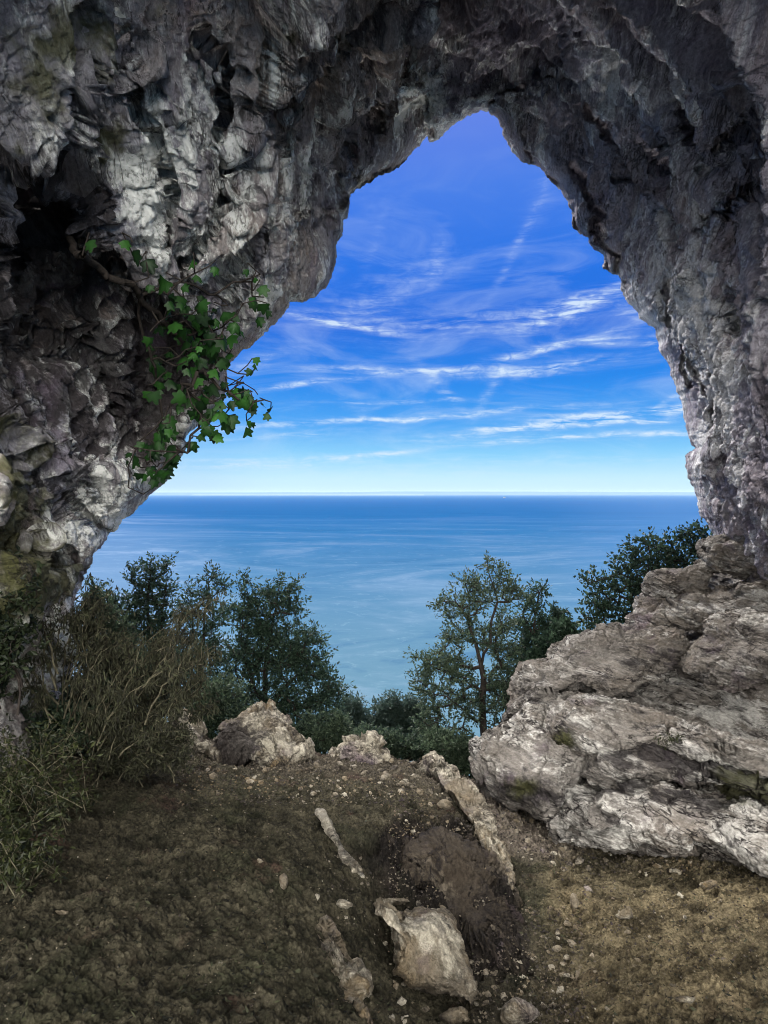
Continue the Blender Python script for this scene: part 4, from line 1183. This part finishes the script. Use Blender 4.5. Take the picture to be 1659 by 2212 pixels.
def blob_targets(nr, blobs_, d0, n_):
    """points in the crown: each lobe = bearing, half sizes, distance offset"""
    A = np.array([b[2] * b[3] for b in blobs_], float); A /= A.sum()
    out = []
    for b, fr_ in zip(blobs_, A):
        m = max(3, int(n_ * fr_))
        v = nr.normal(size=(m, 3)); v /= np.linalg.norm(v, axis=1, keepdims=True)
        v *= (nr.uniform(.15, 1, (m, 1)) ** .45)
        dd = d0 + (b[4] if len(b) > 4 else 0)
        c = pt(b[0], b[1], dd); s = dd / FOC
        out.append(c + v * np.array([b[2] * s, (b[2] + b[3]) * .45 * s, b[3] * s]))
    return np.vstack(out)


def tree(name, label, cat, base, trunks, blobs_, d0, n_t, leaves, leaf, mat, seed, spread=.10, r_tip=.005, r_root=.09, group=None, aspect=.42,
         step=.14, droop=.35, wander=.28, bark='bark', trunk_name='trunk', crown_name='crown'):
    nr = np.random.default_rng(seed)
    root = pt(*base)
    T = blob_targets(nr, blobs_, d0, n_t)
    paths = [[pt(*q) for q in t_] for t_ in trunks]
    nodes, par, tips = skeleton(root, paths, T, step, nr, wander)
    e = empty(name, tuple(root))
    (tv, tf), r = limb_mesh(nodes, par, r_tip, r_root)
    mesh_obj(trunk_name, tv - root, tf, M[bark], e)
    cs = nodes[tips]; ps = nodes[par[tips]]
    dirs = cs - ps; dirs /= np.linalg.norm(dirs, axis=1, keepdims=True) + 1e-9
    cen, cd = [], []
    for k in range(4):                                   # four short sprigs fan out from every twig end
        sd_ = dirs * .8 + nr.normal(size=cs.shape) * .75 + [0, 0, .25]; sd_ /= np.linalg.norm(sd_, axis=1, keepdims=True)
        for t_ in np.linspace(0, 1, 5):
            cen.append(cs + sd_ * spread * 1.9 * t_ - dirs * spread * .6 * (k % 2)); cd.append(sd_)
    cen = np.concatenate(cen); cd = np.concatenate(cd)
    V, F, tn = leaf_cloud(nr, cen, spread * .14, max(1, round(leaves * 1.15 / len(cen))), leaf, aspect, droop * .4, flat=cd)
    mesh_obj(crown_name, V - root, F, M[mat], e, smooth=False, attrs={'tone': tn})
    tag(e, label, cat, group)
    return e


G_T = 'trees growing on the slope outside the cave'
# centre right, airy, forked trunk
tree('olive_tree', 'airy tree with a dark forked trunk beside the right ledges', 'tree', (1075, 1760, 8.6),
     [[(1060, 1640, 8.6), (1046, 1590, 8.6), (1042, 1520, 8.6), (1040, 1440, 8.6), (1028, 1390, 8.6), (1012, 1340, 8.6), (985, 1300, 8.6), (955, 1300, 8.6)],
      [(1040, 1440, 8.6), (1060, 1390, 8.5), (1062, 1340, 8.5), (1075, 1300, 8.5), (1060, 1250, 8.5)],
      [(1030, 1560, 8.6), (985, 1520, 8.5), (940, 1500, 8.5), (905, 1470, 8.5)],
      [(1048, 1620, 8.6), (1010, 1580, 8.4), (965, 1568, 8.4), (930, 1555, 8.4)],
      [(1012, 1340, 8.6), (1015, 1290, 8.7), (1005, 1260, 8.7)]],
     [(965, 1300, 26, 22), (1010, 1265, 32, 24), (1062, 1228, 20, 18), (1085, 1260, 26, 22), (1110, 1285, 26, 26), (1050, 1295, 40, 30), (1000, 1330, 36, 28),
      (1085, 1340, 28, 28), (985, 1380, 36, 26), (1040, 1380, 40, 34), (1085, 1400, 34, 34), (920, 1435, 32, 26), (960, 1430, 34, 26), (910, 1475, 28, 24), (990, 1460, 50, 38),
      (1070, 1470, 44, 40), (950, 1510, 44, 34), (1020, 1530, 46, 34), (1085, 1540, 36, 40), (930, 1560, 36, 26), (985, 1590, 40, 24)], 8.6, 480, 19500, .046, 'olive', 11,
     spread=.070, r_tip=.0048, r_root=.085, group=G_T)
# dense tree left of centre
tree('olive_tree', 'tallest dense dark tree behind the two ridged boulder', 'tree', (585, 1720, 9.2),
     [[(585, 1600, 9.2), (570, 1520, 9.2), (575, 1430, 9.2), (590, 1340, 9.2), (600, 1280, 9.2)], [(580, 1540, 9.2), (640, 1460, 9.2), (690, 1430, 9.2)], [(570, 1520, 9.2), (530, 1430, 9.1), (525, 1330, 9.1)]],
     [(605, 1275, 36, 26), (530, 1275, 20, 22), (580, 1320, 56, 42), (635, 1320, 24, 30), (520, 1330, 30, 36), (560, 1390, 66, 50), (620, 1390, 50, 50), (675, 1375, 24, 22),
      (670, 1420, 40, 40), (530, 1440, 50, 44), (610, 1460, 70, 54), (690, 1480, 44, 44), (715, 1500, 26, 30), (560, 1530, 70, 50), (650, 1550, 70, 54), (710, 1570, 36, 40), (600, 1600, 80, 40)],
     9.2, 560, 33000, .052, 'deep', 12, spread=.095, r_root=.11, group=G_T)
tree('olive_tree', 'feathery tree rising just right of the arch foot', 'tree', (330, 1650, 8.4),
     [[(330, 1500, 8.4), (325, 1400, 8.4), (318, 1310, 8.4), (325, 1240, 8.4)], [(325, 1400, 8.4), (350, 1320, 8.4), (360, 1260, 8.4)]],
     [(318, 1232, 18, 20), (352, 1225, 16, 16), (295, 1250, 18, 18), (330, 1270, 34, 26), (360, 1280, 14, 20), (300, 1300, 32, 26), (345, 1320, 30, 28), (290, 1350, 40, 30), (340, 1380, 36, 30),
      (250, 1330, 30, 30), (230, 1300, 24, 24), (300, 1420, 60, 40), (360, 1440, 40, 40)], 8.4, 330, 10500, .048, 'deep', 13, spread=.075, group=G_T, r_root=.06)
tree('olive_tree', 'slender tree with two thin tops between the feathery and the dense tree', 'tree', (430, 1650, 8.8),
     [[(430, 1520, 8.8), (435, 1430, 8.8), (440, 1340, 8.8), (450, 1260, 8.8)], [(435, 1430, 8.8), (415, 1340, 8.8), (405, 1290, 8.8)]],
     [(462, 1245, 22, 14), (480, 1275, 16, 16), (445, 1290, 20, 24), (408, 1280, 16, 14), (405, 1320, 18, 26), (465, 1330, 20, 30), (430, 1360, 34, 24), (420, 1410, 46, 34), (470, 1410, 30, 30),
      (440, 1470, 60, 40), (400, 1520, 60, 40)], 8.8, 260, 7500, .048, 'deep', 14, spread=.070, group=G_T, r_root=.05)
tree('olive_tree', 'thin airy tree top above the left end of the ledges', 'tree', (1160, 1560, 8.9),
     [[(1160, 1450, 8.9), (1155, 1380, 8.9), (1160, 1310, 8.9), (1165, 1280, 8.9)], [(1155, 1380, 8.9), (1130, 1330, 8.9)]],
     [(1165, 1280, 14, 14), (1150, 1310, 18, 16), (1195, 1325, 20, 16), (1130, 1350, 22, 20), (1175, 1350, 26, 20), (1210, 1350, 16, 20), (1150, 1400, 36, 28), (1130, 1450, 36, 34), (1190, 1400, 40, 26),
      (1110, 1500, 30, 34)], 8.9, 230, 10500, .048, 'deep', 15, spread=.065, group=G_T, r_root=.05)
tree('evergreen_shrub', 'dark shrub filling the gap directly behind the largest boulder slab', 'shrub', (1220, 1480, 8.2),
     [[(1220, 1430, 8.2), (1215, 1390, 8.2)]], [(1215, 1365, 24, 20), (1190, 1400, 30, 22), (1235, 1385, 18, 22), (1170, 1440, 34, 26), (1225, 1410, 24, 20)], 8.2, 120, 6500, .055, 'deep', 16,
     spread=.06, r_root=.04, aspect=.6)
tree('evergreen_shrub', 'broad leafy shrub spilling along the top of the right ledges', 'shrub', (1440, 1400, 8.6),
     [[(1430, 1330, 8.6), (1400, 1270, 8.6), (1340, 1240, 8.6), (1290, 1255, 8.5)], [(1400, 1290, 8.6), (1410, 1220, 8.6), (1400, 1180, 8.6)], [(1430, 1300, 8.6), (1480, 1220, 8.6), (1500, 1170, 8.6)],
      [(1400, 1320, 8.6), (1330, 1330, 8.6), (1280, 1330, 8.6)]],
     [(1395, 1170, 20, 18), (1370, 1185, 18, 14), (1430, 1175, 26, 16), (1475, 1160, 26, 16), (1510, 1148, 22, 14), (1530, 1180, 20, 30), (1340, 1220, 22, 16), (1375, 1225, 34, 26), (1430, 1215, 44, 30),
      (1480, 1205, 40, 34), (1275, 1250, 18, 14), (1310, 1260, 26, 20), (1350, 1275, 36, 28), (1400, 1270, 40, 30), (1450, 1250, 40, 30), (1290, 1300, 30, 24), (1330, 1320, 36, 24), (1270, 1340, 22, 18),
      (1300, 1350, 30, 16), (1380, 1310, 34, 20), (1350, 1345, 30, 14)], 8.6, 400, 8300, .052, 'deep', 17, spread=.065, r_root=.05, aspect=.62)
# hazier bushes farther down the slope
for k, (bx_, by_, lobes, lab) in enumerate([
        (760, 1600, [(745, 1545, 20, 24), (765, 1530, 22, 20), (745, 1580, 30, 30), (780, 1570, 30, 30)], 'haze tinted bush just right of the dense tree'),
        (840, 1610, [(850, 1525, 20, 18), (830, 1550, 28, 26), (865, 1555, 26, 28), (845, 1590, 44, 28)], 'haze tinted bush in the middle of the low gap'),
        (905, 1610, [(895, 1530, 16, 20), (900, 1560, 26, 28), (925, 1590, 30, 26), (880, 1600, 30, 24)], 'haze tinted bush partly behind the forked tree')]):
    tree('far_shrub', lab, 'bush', (bx_, by_ + 60, 15), [[(bx_, by_, 15)]], lobes, 15, 150, 9000, .075, 'haze_leaf', 30 + k, spread=.12, r_root=.05, group='hazy bushes lower on the slope')
tree('evergreen_shrub', 'rounded dark bush at the foot of the dense tree', 'shrub', (475, 1680, 7.6), [[(475, 1600, 7.6), (470, 1540, 7.6)]],
     [(480, 1500, 40, 36), (440, 1540, 44, 40), (500, 1560, 50, 44), (440, 1590, 60, 34), (520, 1600, 40, 30)], 7.6, 200, 17000, .04, 'olive', 18, spread=.07, r_root=.04)
tree('evergreen_shrub', 'leafy green bush tucked against the arch foot outside', 'shrub', (230, 1480, 7.8), [[(230, 1420, 7.8), (225, 1360, 7.8)]],
     [(200, 1290, 24, 26), (215, 1330, 34, 34), (250, 1370, 40, 34), (215, 1400, 40, 40), (270, 1420, 50, 40), (330, 1480, 60, 40), (250, 1480, 60, 40)], 7.8, 240, 19000, .045, 'olive', 19, spread=.08, r_root=.04)
tree('evergreen_shrub', 'dark green bush between the dense tree and the pale bushes', 'shrub', (700, 1700, 8.0), [[(700, 1640, 8.0), (700, 1600, 8.0)]],
     [(690, 1580, 44, 34), (730, 1600, 30, 30), (640, 1610, 50, 30), (740, 1570, 20, 24)], 8.0, 150, 13000, .042, 'olive', 20, spread=.07, r_root=.04)
tree('evergreen_shrub', 'dark bush under the forked tree at the mouth of the gully', 'shrub', (980, 1780, 7.8), [[(980, 1700, 7.8), (975, 1640, 7.8)]],
     [(950, 1610, 40, 26), (1000, 1620, 34, 30), (1010, 1660, 24, 34), (975, 1650, 30, 24)], 7.8, 120, 9500, .040, 'olive', 21, spread=.065, r_root=.03)

tree('far_shrub', 'long low bush filling the notch between the lip boulders and the ridge', 'bush', (880, 1720, 10), [[(880, 1660, 10)]],
     [(760, 1615, 30, 24), (800, 1600, 34, 24), (850, 1615, 36, 26), (900, 1625, 36, 24), (940, 1620, 30, 24), (820, 1630, 60, 20), (1000, 1640, 30, 30), (960, 1650, 40, 20)], 10, 240, 16000, .055, 'olive', 41, spread=.09, r_root=.04)

# fig growing out of the left wall
nr = np.random.default_rng(91)
fz = lambda X_, Y_: (132.7 + .3 * X_, 497.7 + .3 * Y_)
def fd(px, py):
    w_ = float(wall(np.array(px), np.array(py)))
    return min(w_ - .62, 5.0)
LF = [(200, 60), (440, 60), (510, 130), (610, 190), (950, 200), (960, 310), (1110, 250), (1340, 270), (1400, 330), (1430, 390), (1380, 470), (1480, 560), (750, 340), (860, 400), (630, 380), (760, 500),
      (860, 510), (980, 510), (1120, 560), (1050, 620), (1260, 650), (1230, 740), (940, 640), (1000, 580), (910, 790), (1000, 830), (1110, 800), (1160, 760), (890, 900), (900, 980), (1000, 900),
      (1160, 900), (1110, 990), (780, 880), (760, 1060), (980, 1050), (1060, 1120), (900, 1200), (1010, 1190), (940, 1290), (860, 1100), (770, 1310), (1010, 1340), (1180, 1090),
      (1260, 1130), (1310, 1130), (1350, 1180), (1280, 1210), (1410, 1250), (1510, 1270), (1330, 1360), (1210, 1320), (1140, 1310), (1180, 1230), (1090, 1270), (1050, 1410), (990, 1460), (1100, 1470),
      (930, 1510), (820, 1580), (780, 1420), (720, 1430), (600, 1540), (640, 1620), (520, 1600), (700, 1500), (710, 1710), (640, 1700), (680, 1790), (600, 1740), (770, 1700), (850, 1250), (700, 700),
      (820, 650), (640, 760), (700, 950), (650, 1150), (900, 700), (1060, 720), (960, 760)]
TIPS = [(1400, 905, .6), (1380, 1000, .6), (1385, 950, .4)]
leaf_pts = []
for (a_, b_) in LF:
    reps = 1 if b_ < 450 else 3
    for k in range(reps):
        px, py = fz(a_ + nr.normal() * 34 * (k > 0), b_ + nr.normal() * 34 * (k > 0))
        leaf_pts.append(pt(px, py, fd(px, py) + nr.uniform(-.25, .15) + .12 * k))
fp = lambda l: [pt(*fz(a_, b_), fd(*fz(a_, b_)) + .05) for a_, b_ in l]
root = pt(*fz(60, 60), float(wall(np.array(150.), np.array(515.))) + .1)
paths = [fp([(150, 180), (330, 340), (560, 470), (700, 420), (860, 370), (1000, 420), (1120, 465), (1200, 540)]), fp([(560, 470), (700, 600), (840, 760), (940, 880), (1020, 1020), (1140, 1140), (1300, 1240), (1460, 1220)]),
         fp([(560, 470), (600, 800), (690, 1100), (720, 1300), (560, 1520), (480, 1700), (480, 1850), (590, 1900), (690, 1830)]), fp([(1140, 950), (1200, 1000), (1270, 1030), (1370, 1040), (1385, 1000)]),
         fp([(1270, 1030), (1340, 970), (1375, 920)]), fp([(1100, 465), (1170, 420), (1240, 370), (1370, 370)])]
nodes, par, tips = skeleton(root, paths, [q + np.array([0, 0, .035]) for q in leaf_pts], .07, nr, .45)
figo = empty('fig_tree', tuple(root))
(tv, tf), r_ = limb_mesh(nodes, par, .0042, .026, 2.6)
mesh_obj('stem', tv - root, tf, M['bark'], figo)
# a lobed fig leaf: five rounded lobes, cupped along the midrib
lob = []
for t_ in np.linspace(0, 2 * math.pi, 40, endpoint=False):
    a_ = (t_ + math.pi) % (2 * math.pi) - math.pi           # 0 = tip
    r0_ = 0.46 + .62 * math.exp(-(a_ / .40) ** 2) + .44 * math.exp(-((abs(a_) - 1.02) / .34) ** 2) + .34 * math.exp(-((abs(a_) - 1.95) / .40) ** 2)
    lob.append((r0_ * math.sin(a_) * .5, .32 + r0_ * math.cos(a_) * .5))
lob = np.array(lob)
def fig_leaf(q, s, nr, hang=1.0):
    d_ = np.array([nr.normal() * .55, nr.normal() * .55, -hang]); d_ /= np.linalg.norm(d_)
    face = np.array([nr.normal() * .7, -1.0, .5 + nr.normal() * .4]); face -= d_ * (face @ d_); face /= np.linalg.norm(face)
    x_ = np.cross(d_, face)
    P2 = np.vstack([[0, .30], lob])
    cup = -np.abs(P2[:, 0]) * nr.uniform(.1, 1.1) - (P2[:, 1] ** 2) * nr.uniform(-.1, .6) + P2[:, 0] * P2[:, 1] * nr.normal() * .5
    V_ = q + s * (x_ * P2[:, :1] + d_ * P2[:, 1:2] + face * cup[:, None])
    n_ = len(lob); i_ = np.arange(1, n_ + 1); j_ = np.roll(i_, -1)
    return V_, np.stack([np.zeros(n_, int), i_, j_], 1)
VV, FF, TT, kk = [], [], [], 0
for q in leaf_pts + [pt(*fz(a_, b_), 4.9) for a_, b_, s_ in TIPS]:
    s = nr.uniform(.065, .155)
    small = any(abs(q[0] - pt(*fz(a_, b_), 4.9)[0]) < .02 for a_, b_, _ in TIPS)
    if small: s = .08
    v_, f_ = fig_leaf(q, s, nr)
    VV.append(v_); FF.append(f_ + kk); kk += len(v_)
    t_ = nr.beta(.8, 1.5); tt_ = np.full(len(v_), t_); tt_[0] = min(1, t_ + .25); TT.append(np.stack([tt_] * 3, 1))
mesh_obj('foliage', np.vstack(VV) - root, np.vstack(FF), M['fig'], figo, smooth=True, attrs={'tone': np.vstack(TT)})
tag(figo, 'wild fig with lobed green leaves hanging from the left rock wall', 'fig tree')

# dry shrub on the left: long stalks set with curled dead leaves
def stalks(name, label, cat, base, tips_, d0, mat, bark, leafL, seed, per=34, rad=.007, sag=.10, aspect=.34, droop=1.2, stalk_leaf=.045, branch=3, levels=1):
    nr = np.random.default_rng(seed)
    root = pt(*base)
    P0, P1, r0, r1, cen = [], [], [], [], []
    def arc(a, b, r, sag_, depth):
        L = np.linalg.norm(b - a); m = max(5, int(L / .05))
        o_ = nr.normal(size=3) * L * .07
        pts = [a + (b - a) * t + o_ * math.sin(math.pi * t) + np.array([0, 0, sag_ * L * math.sin(math.pi * t)]) + nr.normal(size=3) * .006 for t in np.linspace(0, 1, m + 1)]
        for i in range(m):
            P0.append(pts[i]); P1.append(pts[i + 1]); k = i / m
            r0.append(r * (1 - .75 * k)); r1.append(r * (1 - .75 * (i + 1) / m))
            if (depth > 0 or k > .35) and (depth < 2 or i % 2):
                cen.append(pts[i + 1])
        if depth < levels:
            for q in range(branch):
                i = nr.integers(int(m * .3), m - 1)
                dirv = (b - a) / L
                e_ = pts[i] + (dirv * nr.uniform(.3, .9) + nr.normal(size=3) * .45) * L * nr.uniform(.18, .38)
                arc(pts[i], e_, r * .5, .05, depth + 1)
    for (px, py, dd, bx, by) in tips_:
        q0 = root if bx is None else pt(bx, by, dd)
        arc(q0, pt(px, py, dd), rad * nr.uniform(.7, 1.3), sag, 0)
    e = empty(name, tuple(root))
    tv, tf = tubes(np.array(P0), np.array(P1), np.array(r0), np.array(r1), 5)
    mesh_obj('stem', tv - root, tf, M[bark], e)
    V, F, tn = leaf_cloud(nr, cen, .018, per, stalk_leaf, aspect, droop)
    mesh_obj('foliage', V - root, F, M[mat], e, smooth=False, attrs={'tone': tn})
    tag(e, label, cat)
    return e

z3 = lambda X_, Y_: (.33 * X_, 1194.5 + .33 * Y_)
tp = []
for (tx_, ty_, d_, bx_, by_) in [(590, 130, 4.3, 370, 1050), (655, 230, 4.3, 400, 1000), (770, 230, 4.4, 560, 900), (620, 350, 4.2, 430, 900), (1300, 360, 4.5, 640, 1080), (1200, 500, 4.4, 620, 1060), (1408, 640, 4.5, 820, 900),
                              (1330, 810, 4.4, 760, 1180), (1390, 660, 4.6, 760, 1050), (1000, 480, 4.5, 560, 1050), (900, 520, 4.3, 520, 1000), (820, 500, 4.6, 500, 1040), (0, 150, 3.9, 380, 800), (200, 300, 4.0, 380, 900),
                              (240, 230, 4.2, 380, 760), (100, 480, 4.0, 370, 1000), (420, 400, 4.1, 370, 900), (1050, 640, 4.3, 620, 1150), (1150, 720, 4.4, 700, 1150), (1370, 1040, 4.5, 950, 1060), (1040, 1210, 4.1, 740, 1170),
                              (1000, 880, 4.3, 700, 1200), (700, 620, 4.1, 480, 1100), (560, 560, 4.1, 420, 1080), (140, 800, 4.0, 360, 1100), (480, 640, 4.4, 430, 1080), (880, 700, 4.1, 600, 1150), (780, 760, 4.0, 560, 1180),
                              (1220, 900, 4.3, 860, 1300), (1110, 1000, 4.2, 800, 1300), (300, 640, 3.9, 330, 1100), (860, 960, 4.0, 640, 1300), (960, 760, 4.4, 700, 1100), (640, 800, 4.0, 470, 1200)]:
    a_, b_ = z3(tx_, ty_); c_, e_ = z3(bx_, by_)
    tp.append((a_, b_, d_, c_, e_))
nr = np.random.default_rng(56)
for k in range(34):
    bx_, by_ = nr.uniform(150, 330), nr.uniform(1500, 1660); L_ = nr.uniform(90, 260); an_ = nr.normal(.42, .38)
    tp.append((bx_ + L_ * math.sin(an_), by_ - L_ * math.cos(an_), nr.uniform(3.9, 4.8), bx_, by_))
tp += [(205, 1300, 4.25, 150, 1560), (240, 1360, 4.25, 160, 1540)] * 2
stalks('dry_shrub', 'large half dead shrub with curled brown leaves against the left wall', 'shrub', (150, 1560, 4.3), tp, 4.3, 'dry', 'twig', .05, 71, per=4, rad=.0062, stalk_leaf=.040, branch=4, aspect=.26, droop=1.6, levels=2)
# thick dark old stems of the shrub are part of the same plant mass on the ground
nr = np.random.default_rng(5)
tp = [(nr.uniform(180, 420), nr.uniform(1560, 1650), nr.uniform(4.0, 4.7), nr.uniform(200, 380), nr.uniform(1610, 1700)) for k in range(46)]
stalks('dry_shrub', 'low tangle of dead twigs on the ground below the large dry shrub', 'shrub', (300, 1660, 4.4), tp, 4.3, 'dry', 'twig', .04, 72, per=9, rad=.004, stalk_leaf=.034, branch=3, droop=.6)
tp = [(nr.uniform(-80, 90), nr.uniform(1240, 1450), nr.uniform(3.3, 3.7), nr.uniform(-60, 50), nr.uniform(1480, 1560)) for k in range(22)]
stalks('leafy_shrub', 'dark leafy shrub at the left edge in front of the rock wall', 'shrub', (20, 1560, 3.5), tp, 3.5, 'ivy', 'bark', .04, 73, per=9, rad=.006, stalk_leaf=.036, branch=4, droop=.2, aspect=.5)
tp = [(nr.uniform(-80, 220), nr.uniform(1560, 1760), nr.uniform(3.1, 3.7), nr.uniform(-40, 190), nr.uniform(1700, 1800)) for k in range(60)]
stalks('weeds', 'lime green leafy weed clump at the left edge of the mound', 'weeds', (60, 1760, 3.4), tp, 3.4, 'weed', 'twig', .04, 74, per=3, rad=.0028, stalk_leaf=.030, branch=3, droop=.2, aspect=.36)
tp = [(nr.uniform(-80, 150), nr.uniform(1740, 1900), nr.uniform(2.6, 3.1), nr.uniform(-60, 70), nr.uniform(1840, 1960)) for k in range(34)]
stalks('weeds', 'sparse dry weed clump nearest the camera at the left edge', 'weeds', (20, 1900, 2.9), tp, 2.9, 'weed', 'twig', .04, 75, per=6, rad=.003, stalk_leaf=.030, branch=2, droop=.2, aspect=.35)
tp = [(nr.uniform(20, 330), nr.uniform(1480, 1600), nr.uniform(4.3, 4.9), nr.uniform(20, 320), nr.uniform(1600, 1660)) for k in range(70)]
stalks('weeds', 'olive undergrowth clump behind the dry shrub at the wall foot', 'weeds', (150, 1640, 4.6), tp, 4.6, 'olive', 'twig', .04, 76, per=14, rad=.004, stalk_leaf=.034, branch=3, droop=.2, aspect=.5)
tp = [(nr.uniform(1420, 1480), nr.uniform(1588, 1606), 4.72, nr.uniform(1440, 1465), 1612) for k in range(12)]
stalks('weeds', 'tiny green tuft growing from the pale slope on the right', 'weeds', (1452, 1612, 4.72), tp, 4.72, 'weed', 'twig', .02, 77, per=4, rad=.0015, stalk_leaf=.02, branch=1)

# fallen twigs on the platform
for k, (xa, ya, xb, yb, lab) in enumerate([(380, 1660, 445, 1640, 'pale bent twig on the dirt near the narrow boulder'), (310, 1655, 345, 1690, 'short pale twig below the dry shrub'),
                                           (10, 1935, 150, 1850, 'long bleached twig leaning in the weeds at the left edge'), (250, 1560, 350, 1600, 'bare grey twig under the dry shrub'),
                                           (400, 1650, 470, 1648, 'thin straight twig lying along the platform lip')]):
    qa, qb = ground_hit(xa, ya + 6), ground_hit(xb, yb + 6)
    if qb[1] > 7: qb = pt(xb, yb, 6.0)
    m = 14; ts = np.linspace(0, 1, m + 1)[:, None]
    nr = np.random.default_rng(300 + k)
    pts = qa + (qb - qa) * ts + np.cumsum(nr.normal(size=(m + 1, 3)) * .007, 0)
    pts[:, 2] = np.maximum(pts[:, 2], np.array([ground_at(p_[0], p_[1]) for p_ in pts])) + .012
    rr_ = np.linspace(.009, .003, m + 1)
    tv, tf = tubes(pts[:-1], pts[1:], rr_[:-1], rr_[1:], 6)
    sv = nr.integers(4, 10)
    tv2, tf2 = tubes(pts[sv:sv + 1], pts[sv:sv + 1] + [[.05, .04, .06]], rr_[sv:sv + 1] * .7, rr_[sv:sv + 1] * .3, 6)
    v_, f_ = join([(tv, tf), (tv2, tf2)])
    tag(mesh_obj('twig', v_, f_, M['twig']), lab, 'twig')
